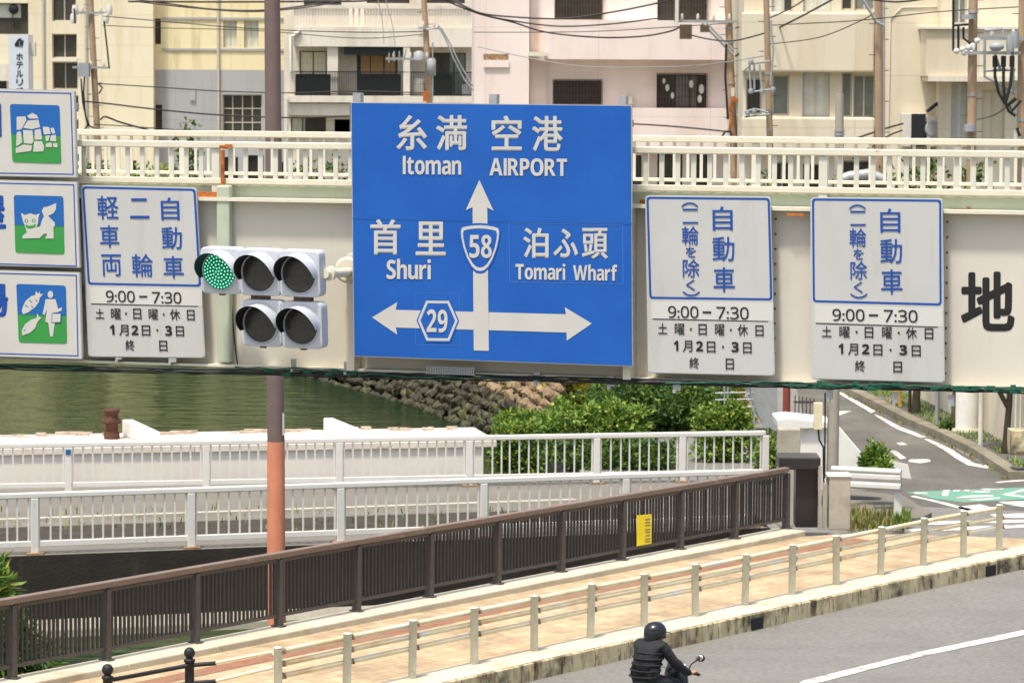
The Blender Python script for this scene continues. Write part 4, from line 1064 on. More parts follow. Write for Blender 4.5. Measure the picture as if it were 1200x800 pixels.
# ================================================================== TRAFFIC LIGHT
th_ = R(24)
sn = V((-math.sin(th_), -math.cos(th_), -.06)).normalized(); su = V((math.cos(th_), -math.sin(th_), 0)); sv = su.cross(-sn).normalized()
if sv.z < 0: sv = -sv
SO = G.P(327, 320, .55)
ts = empty('traffic_light', SO, 'grey five lamp traffic light with its green lamp lit, hung on the footbridge', 'traffic light')
ppm = F / SO.y
def lamp(cx, cy, lit):
    sx = (cx - 327) / ppm / math.cos(th_)
    c = SO + su * sx - zv * ((cy - 320) / ppm)
    ax = (su, -sn, sv); w = .372; hh = .385
    g = MB()
    prof = []
    q = [(-w / 2, -hh / 2), (w / 2, -hh / 2), (w / 2, hh / 2), (-w / 2, hh / 2)]
    pts = []
    for i in range(4):
        a = V(q[i]); p0_ = V(q[i - 1]); p1_ = V(q[(i + 1) % 4]); r__ = .05
        e1_ = (p0_ - a).normalized() * r__; e2_ = (p1_ - a).normalized() * r__
        for k in range(5):
            t = k / 4; pts.append((a + e1_) * (1 - t) ** 2 + a * 2 * t * (1 - t) + (a + e2_) * t * t)
    g.prism([c + su * p.x + sv * p.y for p in pts], sn * -.12)
    hs = obj('lamp_housing', g, m_signal, ts, c, bevel=.01)
    g = MB(); n = 32; o_ = []; i_ = []
    for k in range(n):
        a = 2 * math.pi * k / n; d = su * math.cos(a) + sv * math.sin(a)
        o_.append(c + sn * .002 + d * .172); i_.append(c + sn * .022 + d * .158)
    i2 = [p - sn * .018 - (p - c).normalized() * .004 for p in i_]
    for k in range(n):
        j = (k + 1) % n; g.quad(o_[k], o_[j], i_[j], i_[k]); g.quad(i_[k], i_[j], i2[j], i2[k])
    obj('lens_rim', g, m_signal, hs, c)
    g = MB(); g.lathe(c + sn * .003, [(.155, 0), (.13, .008), (.09, .014), (.04, .017), (.005, .018)], 28, (su, sv, sn))
    ln = obj('lens', g, m_greenlens if lit else m_lens, hs, c)
    # hood: wide on top, cut back towards its lower ends
    for nm, r_, mat, sgn in (('hood', .166, m_signal, 1), ('hood_lining', .162, m_black, -1)):
        g = MB(); a0, a1 = R(-8), R(200); k = 30; vs = []
        for i in range(k + 1):
            a = a0 + (a1 - a0) * i / k; t_ = abs(i / k - .5) * 2
            ln_ = .19 * (1 - .62 * t_ ** 2.5) - (.0 if sgn > 0 else .003)
            d = su * math.cos(a) + sv * math.sin(a)
            vs.append(c + sn * .004 + d * r_); vs.append(c + sn * ln_ + d * (r_ * 1.01))
        g.add(vs, [(2 * i, 2 * i + 2, 2 * i + 3, 2 * i + 1) for i in range(k)], True)
        obj(nm, g, mat, hs, c)
    g = MB(); g.box(c - sv * (hh / 2 + .004) + sn * -.03, .05, .03, .02, ax); parts('latch', g, m_bolt, hs)
    return c
lamp(255, 319.5, True); lamp(303, 320, False); lamp(351.5, 320, False); lamp(305, 380, False); lamp(354, 380.5, False)
c = SO + su * ((255 - 327) / ppm / math.cos(th_)) + zv * (.5 / ppm)
g = MB()
for rr, n in ((.0, 1), (.028, 6), (.056, 12), (.084, 18), (.112, 25), (.138, 30)):
    for k in range(n):
        a = 2 * math.pi * k / n + rr * 9; p = c + (su * math.cos(a) + sv * math.sin(a)) * rr + sn * (.0225 - .0125 * (rr / .14) ** 2)
        g.lathe(p, [(.0078, 0), (.0078, .002), (.004, .0035)], 6, (su, sv, sn))
tag(obj('led_dots', g, m_led, ts), kind='stuff')
# back boxes, links between the rows, arm and its round base
g = MB()
for cx, cy in ((255, 319.5), (303, 320), (351.5, 320), (305, 380), (354, 380.5)):
    q = SO + su * ((cx - 327) / ppm / math.cos(th_)) - zv * ((cy - 320) / ppm) - sn * .19
    g.lathe(q + sn * .0, [(.1, -.03), (.15, 0), (.165, .05)], 16, (su, sv, sn))
parts('back_dome', g, m_signal, ts)
g = MB()
for cx in (300, 352):
    q = SO + su * ((cx - 327) / ppm / math.cos(th_)) - zv * (30 / ppm) - sn * .07
    g.box(q, .16, .05, .07, (su, sn, sv))
parts('row_link', g, m_bolt, ts)
g = MB(); a = SO + su * ((378 - 327) / ppm / math.cos(th_)) - sn * .06; b_ = G.P(409, 319, .2)
g.tube([a, a.lerp(b_, .3) , b_], .04, 10); g.lathe(a.lerp(b_, .2), [(.06, -.03), (.06, .03)], 8, (su, sv, sn))
parts('arm', g, m_rail, ts)
g = MB(); g.lathe(G.P(409, 316, .13), [(.11, 0), (.11, .04), (.09, .05)], 18, (G.u, G.v, G.n)); obj('arm_base', g, m_rail, ts)

# ================================================================== BROWN AND ORANGE LAMP COLUMN
YP = 55.0
lp = empty('tall_steel_column', at_y(324, 700, YP), 'tall brown steel column with a faded orange lower part rising behind the brown fence', 'steel column')
lp.location.z = ZW - .4
x = at_y(323.5, 600, YP).x; zc = at_y(323, 517, YP).z; xt = at_y(319, 0, YP).x; zt = at_y(319, 0, YP).z
xx = lambda z: x + (xt - x) * (z - zc) / (zt - zc)
g = MB(); g.tube([(xx(-1.5), YP, -1.5), (x, YP, 0), (xx(zc), YP, zc)], [.155, .15, .143], 24); obj('orange_shaft', g, m_orange, lp)
g = MB(); g.tube([(xx(zc), YP, zc + .001), (xx(zt), YP, zt), (xx(13.5), YP, 13.5)], [.142, .128, .11], 24); obj('brown_shaft', g, m_lampbrown, lp)
p = at_y(332, 497, YP - .12); g = MB(); g.box(p, .03, .012, .36); obj('paper_strip', g, m_sign, lp)
# ================================================================== THINGS BESIDE THE SIDE STREET
def pxbox(mb, x0, y0, x1, y1, Y, d):   # block whose near face fills a pixel box at distance Y
    a, c = at_y(x0, y1, Y), at_y(x1, y0, Y)
    mb.box(((a.x + c.x) / 2, Y + d / 2, (a.z + c.z) / 2), c.x - a.x, d, c.z - a.z)
# white sloping stair wall
e = empty('white_parapet', at_y(950, 560, 66), 'white parapet wall with a diagonal upper edge descending towards the guardrail', 'parapet wall')
g = MB(); Yp = 66.5
g.prism([at_y(x, y, Yp) for x, y in ((938, 498), (984, 500), (1029, 553), (1029, 575), (938, 575))][::-1], V((0, .35, 0))); obj('sloping_wall', g, m_whiteconc, e, bevel=.02)
g = MB(); g.prism([at_y(x, y, Yp - .1) for x, y in ((910, 491), (925, 489.5), (975, 495), (972, 502), (912, 503))][::-1], V((0, 1.2, 0))); obj('landing_slab', g, m_whiteconc, e, bevel=.02)
# guardrail
e = empty('guardrail', at_z(1010, 590, 0), 'short white roadside guardrail with a rounded beam among dry weeds', 'guardrail')
g = MB(); Yg = 63.6
prof = [(0, -.17), (.05, -.12), (.05, -.05), (0, 0), (.05, .05), (.05, .12), (0, .17)]
a, b_ = at_y(975, 561, Yg), at_y(1056, 565, Yg - .6)
t = (b_ - a); t.z = 0; t.normalize(); nn = V((t.y, -t.x, 0))
vs = [];
for q in (a, a.lerp(b_, .5), b_): vs += [q + nn * d + zv * h_ for d, h_ in prof] + [q - nn * .02 + zv * h_ for d, h_ in prof[::-1]]
k = len(prof) * 2
g.add(vs, [(i * k + j, (i + 1) * k + j, (i + 1) * k + (j + 1) % k, i * k + (j + 1) % k) for i in range(2) for j in range(k)])
g.tube([a + zv * .19, b_ + zv * .19], .06, 10)
obj('beam', g, m_wfence, e)
for px in (988, 1052):
    p = at_y(px, 585, Yg - (px - 975) / 81 * .6 + .1); g = MB(); g.box((p.x, p.y, .3), .14, .12, .75); obj('post', g, m_wfence, e)
e2_ = empty('white_board', at_y(1056, 562, 65), 'tilted white board standing between the round shrub and the side street', 'board')
g = MB(); g.prism([at_y(x, y, 65.2) for x, y in ((1043, 540), (1064, 544), (1068, 561), (1047, 558))][::-1], V((0, .06, 0))); obj('panel', g, m_wfence, e2_)
g = MB(); pxbox(g, 1053, 556, 1057, 577, 65.3, .05); obj('leg', g, m_galv, e2_)
# concrete pole with a meter box and a conduit
p = at_z(975, 585, .0); Yq = 65.0
e = empty('concrete_pole', (at_y(975, 560, Yq).x, Yq, 0), 'grey concrete pole with a yellowish meter box, rising behind the white parapet', 'pole')
g = MB(); g.tube([(e.location.x, Yq, 0), (e.location.x + .03, Yq, at_y(974, 452, Yq).z + 2.4)], [.12, .105], 16); obj('shaft', g, m_polec, e)
g = MB(); pxbox(g, 954, 472.5, 964, 503, Yq - .2, .2); parts('meter_box', g, m_pipe, e)
g = MB(); g.tube([at_y(959, 503, Yq - .1), at_y(960, 515, Yq - .1), at_y(965, 524, Yq - .1), at_y(965, 545, Yq - .1), at_y(966, 600, Yq - .1)], .02, 6); g.tube([at_y(967, 460, Yq - .12), at_y(966.5, 560, Yq - .12)], .018, 6); parts('conduit', g, m_cable, e)
# planter kerb and sidewalk across the street
kp = [(940, 440), (992, 456), (1020, 470), (1062, 492), (1100, 508), (1140, 528), (1166, 545), (1182, 556), (1260, 556)]
pk = [at_z(x, y + 6, 0) for x, y in kp]
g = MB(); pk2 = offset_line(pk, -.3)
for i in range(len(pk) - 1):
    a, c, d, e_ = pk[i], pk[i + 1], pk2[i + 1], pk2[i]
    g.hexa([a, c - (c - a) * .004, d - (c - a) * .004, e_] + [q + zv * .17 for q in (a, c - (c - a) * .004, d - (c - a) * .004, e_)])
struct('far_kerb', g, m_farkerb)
ctr = [V((p.x, p.y, .13)) for p in pk2]
g = MB(); outer_ = [V((p.x + 9, p.y + 3, .13)) for p in pk2]; strip(g, ctr, outer_); struct('far_sidewalk', g, m_asphalt2)
# concrete apron with weeds in front of the guardrail
g = MB(); ap = [at_z(x, y, .12) for x, y in ((985, 572), (1060, 581), (1078, 592), (1092, 600), (1080, 606), (1000, 612), (985, 612))]
g.prism(ap[::-1], V((0, 0, -.12))) if (ap[1] - ap[0]).cross(ap[2] - ap[1]).z > 0 else g.prism(ap, V((0, 0, -.12)))
struct('apron', g, m_path)
# wall, column, posts and trunks on the far sidewalk
wa, wb = at_z(1128, 486, .13), at_z(1186, 516, .13)
wd = (wb - wa).normalized(); wa = wa - wd * 12; wb = wb + wd * 3; wn = V((wd.y, -wd.x, 0))
e = empty('beige_wall', wa.lerp(wb, .6), 'plain beige rendered wall along the back of the tree lined sidewalk', 'wall')
g = MB(); g.hexa([wa, wb, wb - wn * -.25, wa - wn * -.25] + [q + zv * 2.6 for q in (wa, wb, wb - wn * -.25, wa - wn * -.25)])
obj('panel', g, m_wallD, e)
g = MB(); q0_, q1_ = wa + zv * 2.602, wb + zv * 2.602; g.hexa([q0_ - wn * .05, q1_ - wn * .05, q1_ + wn * .3, q0_ + wn * .3] + [q + zv * .1 for q in (q0_ - wn * .05, q1_ - wn * .05, q1_ + wn * .3, q0_ + wn * .3)]); obj('coping', g, m_wallB, e)
p = at_z(1133, 505, .13); e = empty('round_column', p, 'thick round pale concrete column beside the mossy tree trunk', 'column')
g = MB(); g.lathe(p, [(.27, 0), (.27, 4.2)], 24); obj('shaft', g, m_whiteconc, e); g = MB(); g.lathe(p, [(.36, 0), (.34, .06), (.3, .07)], 24); obj('base', g, m_conc, e)
for px, py, w, ht, mat, lab in ((1098, 497, 5, 3.4, m_galv, 'thin grey metal post between the two leftmost trees'), (1149, 523, 6, 3.0, m_wfence, 'thin white post on the far sidewalk in front of the beige wall'), (1066, 483, 4, 2.6, m_trunk, 'thin brown tree stake beside the dark leaning trunk')):
    p = at_z(px, py, .13); g = MB(); g.tube([p, p + zv * ht], w / 2 * p.y / F, 10); tag(obj('sidewalk_post', g, mat, None, p), lab, 'post')
for px, py, tl_, lab in ((1048.5, 475, -.06, 'yellow bollard on the far sidewalk, left one of the pair'), (1055, 476, .1, 'yellow bollard on the far sidewalk, tilted right one of the pair')):
    p = at_z(px, py, .13); e = empty('yellow_bollard', p, lab, 'bollard', 'yellow bollards by the far kerb')
    g = MB(); g.tube([p, p + V((-tl_ * 1.2, 0, .9))], .055, 12); g.ball(p + V((-tl_ * 1.2, 0, .9)), .055, n=10); obj('shaft', g, m_yellowpost, e)
    g = MB(); q = p + V((-tl_, 0, .68)); g.tube([q, q + V((-tl_ * .2, 0, .1))], .058, 12); obj('white_band', g, m_wfence, e)
# picket gate, red brown post, steps with handrail left of the concrete pole
e = empty('picket_gate', at_y(943, 495, 78), 'dark brown picket gate behind the concrete stub', 'gate')
g = MB()
for k in range(6): pxbox(g, 931 + k * 4.4, 463 + k * .8, 932.6 + k * 4.4, 494, 78, .04)
parts('picket', g, m_brown, e); g = MB(); pxbox(g, 930, 470, 956, 472, 78.05, .04); pxbox(g, 930, 488, 956, 490, 78.05, .04); parts('rail', g, m_brown, e)
p = at_y(921.5, 495, 76); g = MB(); g.tube([(p.x, 76, 0), (p.x, 76, 3.2)], .085, 12); tag(obj('red_post', g, m_redbrown, None, (p.x, 76, 0)), 'red brown steel post left of the picket gate', 'post')
e = empty('stair_block', at_y(896, 510, 78), 'light grey metal clad stair block behind the green shrubs', 'stair')
g = MB(); g.prism([at_y(x, y, 78) for x, y in ((880, 447), (911, 452), (911, 505), (896, 500), (882, 470))][::-1], V((0, 2.4, 0))); obj('side_panel', g, m_galv, e)
g = MB()
for y0 in (459.5, 467.5, 476.5, 493): g.tube([at_y(838, y0 + 1, 77.6), at_y(884, y0, 77.6)], .02, 6)
for x0 in (849, 853, 881, 884): g.tube([at_y(x0, 448, 77.6), at_y(x0, 512, 77.6)], .022, 6)
obj('handrail', g, m_galv, e)
g = MB(); pxbox(g, 836, 500, 880, 506, 78.4, 1.2); pxbox(g, 864, 510, 884, 530, 77.8, 1.0); parts('tread', g, m_whiteconc, e)

# ================================================================== VEGETATION
def leaves(mb, lobes, n, size, rg, asp=.5, droop=0):
    tot = sum(l[1] * l[2] + l[2] * l[3] + l[1] * l[3] for l in lobes)
    for (c, rx, ry, rz) in lobes:
        k = int(n * (rx * ry + ry * rz + rx * rz) / tot)
        # clusters: twig ends scattered in the shell, each with a few leaves
        for _ in range(k // 7):
            d = V((rg.gauss(0, 1), rg.gauss(0, 1), rg.gauss(0, 1))).normalized()
            r_ = rg.uniform(.45, 1.06) ** .6 * (1 + .38 * noise.noise(d * 2.6 + V(c)))
            tip = V(c) + V((d.x * rx, d.y * ry, d.z * rz)) * r_
            for _ in range(7):
                o_ = V((rg.gauss(0, 1), rg.gauss(0, 1), rg.gauss(0, .7))).normalized()
                l_ = size * rg.uniform(.7, 1.4); p = tip + o_ * size * rg.uniform(.1, .9)
                dr = (o_ + d * .5 + V((0, 0, -droop))).normalized()
                sd_ = dr.cross(V((rg.gauss(0, 1), rg.gauss(0, 1), rg.gauss(.6, 1)))).normalized() * l_ * asp * .5
                mid = p + dr * l_ * .45
                mb.add([p, mid + sd_, p + dr * l_, mid - sd_], [(0, 1, 2, 3)])
def shrub(name, label, px, py0, py1, pw, Y, mat, n, size, seed, ground=None, cat='shrub', group=None, depth=None, lob=5, asp=.5):
    rg = random.Random(seed); s_ = Y / F
    top = at_y(px, py0, Y); bot = at_y(px, py1, Y); zb = bot.z if ground is None else ground
    hh = top.z - zb; w = pw * s_; c = V((top.x, Y, zb)); dp = depth or w * .6
    e = empty(name, c, label, cat, group)
    lobes = []
    for k in range(lob):
        fx = rg.uniform(-.32, .32) * w; fz = rg.uniform(.3, .72) * hh
        lobes.append((c + V((fx, rg.uniform(-.25, .25) * dp, fz)), w * rg.uniform(.2, .32), dp * rg.uniform(.25, .4), hh * rg.uniform(.22, .34)))
    lobes.append((c + V((0, 0, hh * .45)), w * .46, dp * .45, hh * .45))
    for k in (-1, 0, 1): lobes.append((c + V((k * .26 * w, -.15 * dp, hh * .2)), w * .22, dp * .3, hh * .24))
    if name == 'bank_tree':
        for k in range(4): lobes.append((c + V((rg.uniform(-.3, .3) * w, rg.uniform(-.2, .2) * dp, hh * rg.uniform(.72, .82))), w * .2, dp * .25, hh * .14))
    elif n > 3000:
        for k in range(16): lobes.append((c + V((rg.uniform(-.45, .45) * w, rg.uniform(-.3, .3) * dp, hh * rg.uniform(.6, .97))), w * rg.uniform(.04, .08), w * .06, hh * rg.uniform(.05, .13)))
    g = MB(); leaves(g, lobes, n, size, rg, asp); obj('foliage', g, mat, e)
    g = MB()
    for k in range(6):
        d = V((rg.uniform(-.35, .35) * w, rg.uniform(-.2, .2) * dp, hh * rg.uniform(.5, .8)))
        g.tube([c + d * .02, c + d * .5 + V((rg.uniform(-.05, .05), 0, .05)), c + d], [.035, .025, .01], 6)
    obj('stem', g, m_trunk, e)
    return e
GS = 'shrubs behind the farther white railing'
shrub('shrub', 'low light green shrub at the foot of the stone embankment, leftmost of the bank shrubs', 628, 482, 575, 95, 75, l_mid, 9000, .115, 1, 0, group=GS)
shrub('shrub', 'shrub with yellow and orange leaves high on the bank under the blue sign', 682, 438, 520, 90, 86, l_yel, 7800, .115, 2, 0, group=GS)
shrub('shrub', 'bright green shrub in front of the yellow leaved one behind the white railing', 700, 470, 575, 120, 76, l_mid, 11500, .11, 3, 0, group=GS)
shrub('tree', 'broad dark green tree in the middle of the bank behind the white railing', 775, 432, 575, 165, 80, l_dark, 19000, .12, 4, 0, 'tree', GS, 3, 9)
shrub('shrub', 'dark leaved shrub low behind the white railing below the broad dark tree', 725, 515, 580, 150, 73, l_dark, 9500, .11, 5, 0, group=GS)
shrub('shrub', 'pale green weedy shrub between the broad dark tree and the stair block', 848, 470, 575, 75, 74, l_mid, 7000, .1, 6, 0, group=GS)
shrub('shrub', 'thin reddish yellow shrub behind the metal handrail of the stair block', 858, 444, 510, 50, 82, l_yel, 1800, .13, 7, 0, group=GS)
shrub('shrub', 'small green shrub squeezed against the concrete stub behind the white railing', 903, 508, 572, 30, 70, l_mid, 1400, .11, 8, 0, group=GS)
shrub('shrub', 'pale green shrub hanging over the end of the quay slab at the water', 606, 492, 580, 56, 71.5, l_mid, 4800, .105, 19, 0, group=GS)
shrub('shrub', 'small dry brownish shrub on top of the stone embankment', 622, 440, 490, 60, 90, l_yel, 1500, .13, 18, 0, group=GS)
shrub('round_shrub', 'round yellow green shrub in front of the white parapet edge', 1026, 519, 556, 34, 65.8, l_mid, 2400, .085, 9, None)
shrub('round_shrub', 'small low green shrub tucked under the round one by the guardrail', 1035, 539, 560, 22, 65.2, l_mid, 700, .09, 10, None)
shrub('canal_shrub', 'long leaved green shrub growing in the canal at the left edge', -18, 632, 800, 62, 53, l_mid, 4200, .2, 11, ZW - .3, asp=.28, group='shrubs in the canal')
shrub('canal_shrub', 'green shrub in the canal seen through the leftmost pickets of the brown fence', 26, 715, 790, 80, 50.5, l_dark, 3600, .15, 12, ZW - .2, asp=.3, group='shrubs in the canal')
def grass(name, label, pxs, pw, Y0, Y1, zg, n, hgt, mat, seed):
    rg = random.Random(seed); g = MB()
    for k in range(n):
        x = rg.uniform(pxs, pxs + pw); Y = rg.uniform(Y0, Y1)
        p = at_y(x, 500, Y); p.z = zg
        h_ = hgt * rg.uniform(.3, 1.1); a = rg.uniform(0, 6.28); d = V((math.cos(a), math.sin(a), 0))
        tip = p + d * h_ * rg.uniform(.1, .6) + zv * h_; w = V((-d.y, d.x, 0)) * .012
        g.add([p - w, p + w, p.lerp(tip, .6) + w + zv * .06 * h_, tip, p.lerp(tip, .6) - w + zv * .06 * h_], [(0, 1, 2, 3, 4)])
    return tag(obj(name, g, mat, None, at_y(pxs + pw / 2, 500, (Y0 + Y1) / 2)), label, 'weeds', kind='stuff')
grass('weeds', 'dry weeds and grass around the guardrail posts', 990, 74, 62.2, 64.4, .1, 650, .25, l_mixed, 3)
grass('weeds', 'green tufts at the end of the guardrail', 1050, 16, 62.6, 63.6, .1, 260, .28, l_mid, 4)
grass('weeds', 'weeds in the dark strip behind the nearer white railing', 0, 600, 60.6, 63.6, .3, 260, .13, l_mid, 5)
def along(name, label, poly, d0_, d1_, n, hgt, mat, seed, zg):
    rg = random.Random(seed); g = MB()
    for k in range(n):
        i = rg.randrange(len(poly) - 1); q = poly[i].lerp(poly[i + 1], rg.random()); t = (poly[i + 1] - poly[i]); t.z = 0; t.normalize()
        p = q + V((-t.y, t.x, 0)) * rg.uniform(d0_, d1_); p.z = zg
        if noise.noise(p * .9) < -.15: continue
        h_ = hgt * rg.uniform(.3, 1.1); a = rg.uniform(0, 6.28); d = V((math.cos(a), math.sin(a), 0))
        tip = p + d * h_ * rg.uniform(.2, .8) + zv * h_; w = V((-d.y, d.x, 0)) * .018
        g.add([p - w, p + w, tip], [(0, 1, 2)])
    tag(obj(name, g, mat, None, poly[0]), label, 'grass', kind='stuff')
along('grass', 'grass strip between the far kerb and the trees', pk[:8], .4, 1.3, 3600, .1, l_mid, 9, .13)
along('grass', 'weeds growing in the gutter of the far kerb', pk[:8], -.12, .02, 700, .09, l_dry, 10, 0)
def trunk_tree(label, px, py, pw, lean, seed, mat=m_trunk, fork=False):
    rg = random.Random(seed); p = at_z(px, py, .13); r_ = pw / 2 * p.y / F
    e = empty('street_tree', p, label, 'tree', 'street trees on the far sidewalk')
    top = p + V((lean, .2, 3.4)); g = MB()
    g.tube([p - zv * .05, p + V((lean * .05, 0, .25)), p + V((lean * .25 + .02, 0, 1.1)), p + V((lean * .6, .1, 2.2)), top], [r_ * 1.45, r_ * 1.05, r_ * .92, r_ * .85, r_ * .6], 12)
    if fork: g.tube([p + V((lean * .25, 0, 1.0)), p + V((-.28, 0, 1.6)), p + V((-.35, .1, 2.6)), p + V((-.6, .2, 3.6))], [r_ * .8, r_ * .7, r_ * .5, r_ * .3], 10)
    for k in range(5):
        a = rg.uniform(0, 6.28); g.tube([top, top + V((math.cos(a) * .6, math.sin(a) * .6, .5)), top + V((math.cos(a) * 1.0, math.sin(a) * 1.0, 1.2))], [r_ * .5, r_ * .35, r_ * .12], 7)
    obj('trunk', g, mat, e)
    g = MB(); leaves(g, [(top + V((rg.uniform(-.3, .3), rg.uniform(-.6, .6), 1.0)), 1.1, 1.1, .8) for k in range(3)], 1500, .16, rg); obj('crown', g, l_dark, e)
m_mossy = M('mossy_bark', S(72, 74, 46), .95, .35, 5, .8, 25)
trunk_tree('dark leaning street tree trunk beside the yellow bollards', 1073, 484, 9, .12, 1)
trunk_tree('thick mossy street tree trunk beside the round concrete column', 1120, 502, 12, .05, 2, m_mossy)
trunk_tree('dark forked street tree trunk nearest the corner of the far kerb', 1178, 531, 8, .2, 3, m_trunk, True)
shrub('sidewalk_shrub', 'low dark shrub around the foot of the mossy street tree', 1113, 492, 505, 20, 79.3, l_dark, 500, .07, 31, .13)
e = empty('plank_box', at_y(1193, 530, 70), 'reddish wooden planter box with pale stakes at the right edge', 'planter')
g = MB(); pxbox(g, 1185, 505, 1240, 533, 71, .6); obj('box', g, m_kerb, e)
g = MB()
for x0 in (1189, 1194.5, 1200, 1207): pxbox(g, x0, 452, x0 + 2.5, 506, 71.2, .06)
parts('stake', g, m_kerbtop, e)

# ================================================================== BUILDINGS
def wall_grid(mb, pl, u0, v0, u1, v1, holes, off, depth):
    us = sorted({u0, u1, *[h[0] for h in holes], *[h[2] for h in holes]}); vs = sorted({v0, v1, *[h[1] for h in holes], *[h[3] for h in holes]})
    us = [u for u in us if u0 <= u <= u1]; vs = [v for v in vs if v0 <= v <= v1]
    W = pl.W
    for a, b_ in zip(us, us[1:]):
        for c, d in zip(vs, vs[1:]):
            mu, mv = (a + b_) / 2, (c + d) / 2
            if any(h[0] < mu < h[2] and h[1] < mv < h[3] for h in holes): continue
            mb.quad(W(a, c, off), W(b_, c, off), W(b_, d, off), W(a, d, off))
    for h in holes:
        a, c, b_, d = max(h[0], u0), max(h[1], v0), min(h[2], u1), min(h[3], v1); o = off - depth
        mb.quad(W(a, c, off), W(a, c, o), W(b_, c, o), W(b_, c, off)); mb.quad(W(a, d, off), W(b_, d, off), W(b_, d, o), W(a, d, o))
        mb.quad(W(a, c, off), W(a, d, off), W(a, d, o), W(a, c, o)); mb.quad(W(b_, c, off), W(b_, c, o), W(b_, d, o), W(b_, d, off))
def rect(pl, x0, y0, x1, y1, off=0):
    a = pl.uv(x0, y1, off); c = pl.uv(x1, y0, off); return a[0], a[1], c[0], c[1]
def window(par, pl, r, off, depth, nv=2, nh=1, frame=None, glass=None, curtain=None, bars=0, fw=.05):
    """r = (u0,v0,u1,v1); frame with mullions, its pane, sometimes a curtain or a grille"""
    frame = frame or m_frame; glass = glass or m_glass
    u0, v0, u1, v1 = r; o = off - depth; g = MB(); ee = .002
    g.pbox(pl, u0 + ee, v0 + ee, u1 - ee, v0 + fw, o, o + .06); g.pbox(pl, u0 + ee, v1 - fw, u1 - ee, v1 - ee, o, o + .06)
    for k in range(nv + 1):
        u = u0 + (u1 - u0) * k / nv; a = min(max(u - fw / 2, u0 + ee), u1 - fw)
        g.pbox(pl, a, v0 + fw, a + fw - ee, v1 - fw, o, o + .055)
    for k in range(1, nh):
        v = v0 + (v1 - v0) * k / nh; g.pbox(pl, u0 + fw, v - fw / 2, u1 - fw, v + fw / 2, o, o + .045)
    w = obj('window', g, frame, par, pl.W(u0, v0, o))
    g = MB(); W = pl.W; g.quad(W(u0, v0, o + .012), W(u1, v0, o + .012), W(u1, v1, o + .012), W(u0, v1, o + .012)); obj('pane', g, glass, w, pl.W(u0, v0, o))
    if curtain:
        g = MB(); a, b_ = u0 + (u1 - u0) * curtain[0], u0 + (u1 - u0) * curtain[1]; n = max(4, int((b_ - a) / .09))
        vt = v1 - fw; vb_ = v0 + fw + (v1 - v0) * (curtain[3] if len(curtain) > 3 else 0)
        pts = [(a + (b_ - a) * k / n, o + .02 + (.02 if k % 2 else 0)) for k in range(n + 1)]
        for p, q in zip(pts, pts[1:]): g.quad(W(p[0], vb_, p[1]), W(q[0], vb_, q[1]), W(q[0], vt, q[1]), W(p[0], vt, p[1]))
        obj('curtain', g, curtain[2], w, pl.W(u0, v0, o))
    if bars:
        g = MB()
        for k in range(bars + 1):
            u = u0 - .02 + (u1 - u0 + .04) * k / bars; g.pbox(pl, u - .012, v0 - .04, u + .012, v1 + .04, off + .12, off + .145)
        for v in (v0 - .04, (v0 * 2 + v1) / 3, (v0 + 2 * v1) / 3, v1 + .02): g.pbox(pl, u0 - .03, v, u1 + .03, v + .025, off + .1, off + .12)
        obj('grille', g, m_dframe, w, pl.W(u0, v0, o))
    return w
def Rv(pl, lst, off=0): return [rect(pl, *q, off) for q in lst]
def solid(mb, pl, r, off, back): # closed block behind a facade: sides, top and rear
    u0, v0, u1, v1 = r; W = pl.W
    a, b_, c, d = W(u0, v0, off), W(u1, v0, off), W(u1, v0, -back), W(u0, v0, -back); h_ = zv * (v1 - v0)
    mb.quad(b_, c, c + h_, b_ + h_); mb.quad(c, d, d + h_, c + h_); mb.quad(d, a, a + h_, d + h_); mb.quad(a + h_, b_ + h_, c + h_, d + h_)
def gv(Y): return -H   # v of the ground
# --- yellow hotel building
A = Plane((0, 172, H), 1, .02)
ya = empty('yellow_building', A.W(*A.uv(120, 240)), 'cream yellow building with a grey painted lower wall behind the left signs', 'building')
ya.location.z = 0
wins = Rv(A, [(61, -22, 89, 25), (61, 40, 90, 68), (61.5, 73, 91, 104.5), (62, 112, 92, 132), (62, 140, 92, 160), (148, 188, 160, 218), (-60, 4, 33, 40), (-60, 46, -28, 70), (-20, 90, 8, 115)])
g = MB(); r0 = rect(A, -260, -90, 179, 290); g2 = MB()
wall_grid(g, A, r0[0], gv(0), r0[2], r0[3] + 6, wins, 0, .3); solid(g, A, (r0[0], gv(0), r0[2], r0[3] + 6), 0, 14); obj('wall', g, m_wallA, ya)
for r in wins[:6]: window(ya, A, r, 0, .3, 2, 1, m_frame, m_glass)
window(ya, A, wins[6], 0, .3, 5, 2, m_dframe, m_glass, (.42, .9, m_curtain, .5)); window(ya, A, wins[7], 0, .3); window(ya, A, wins[8], 0, .3)
A2o = -1.0
w2 = Rv(A, [(261.5, 25, 277.5, 56), (286, 25, 303, 56), (261, 111, 307, 160), (334, 26, 343, 56), (181, 123, 190, 158), (180, 22, 188.5, 52), (262, 184, 279, 226), (288, 182, 309, 228), (318, 190, 340, 226)], A2o)
r1 = rect(A, 178, -90, 348, 290, A2o); split = A.uv(250, 82, A2o)[1]
g = MB(); wall_grid(g, A, r1[0] - .2, split, r1[2], r1[3] + 6, w2[:2] + w2[3:4] + w2[5:6], A2o, .25); solid(g, A, (r1[0] - .2, gv(0), r1[2], r1[3] + 6), A2o, 14); obj('upper_wall', g, m_wallA2, ya)
g = MB(); wall_grid(g, A, r1[0] - .2, gv(0), r1[2], split, [w2[2], w2[4]] + w2[6:], A2o, .25); obj('grey_wall', g, m_greywall, ya)
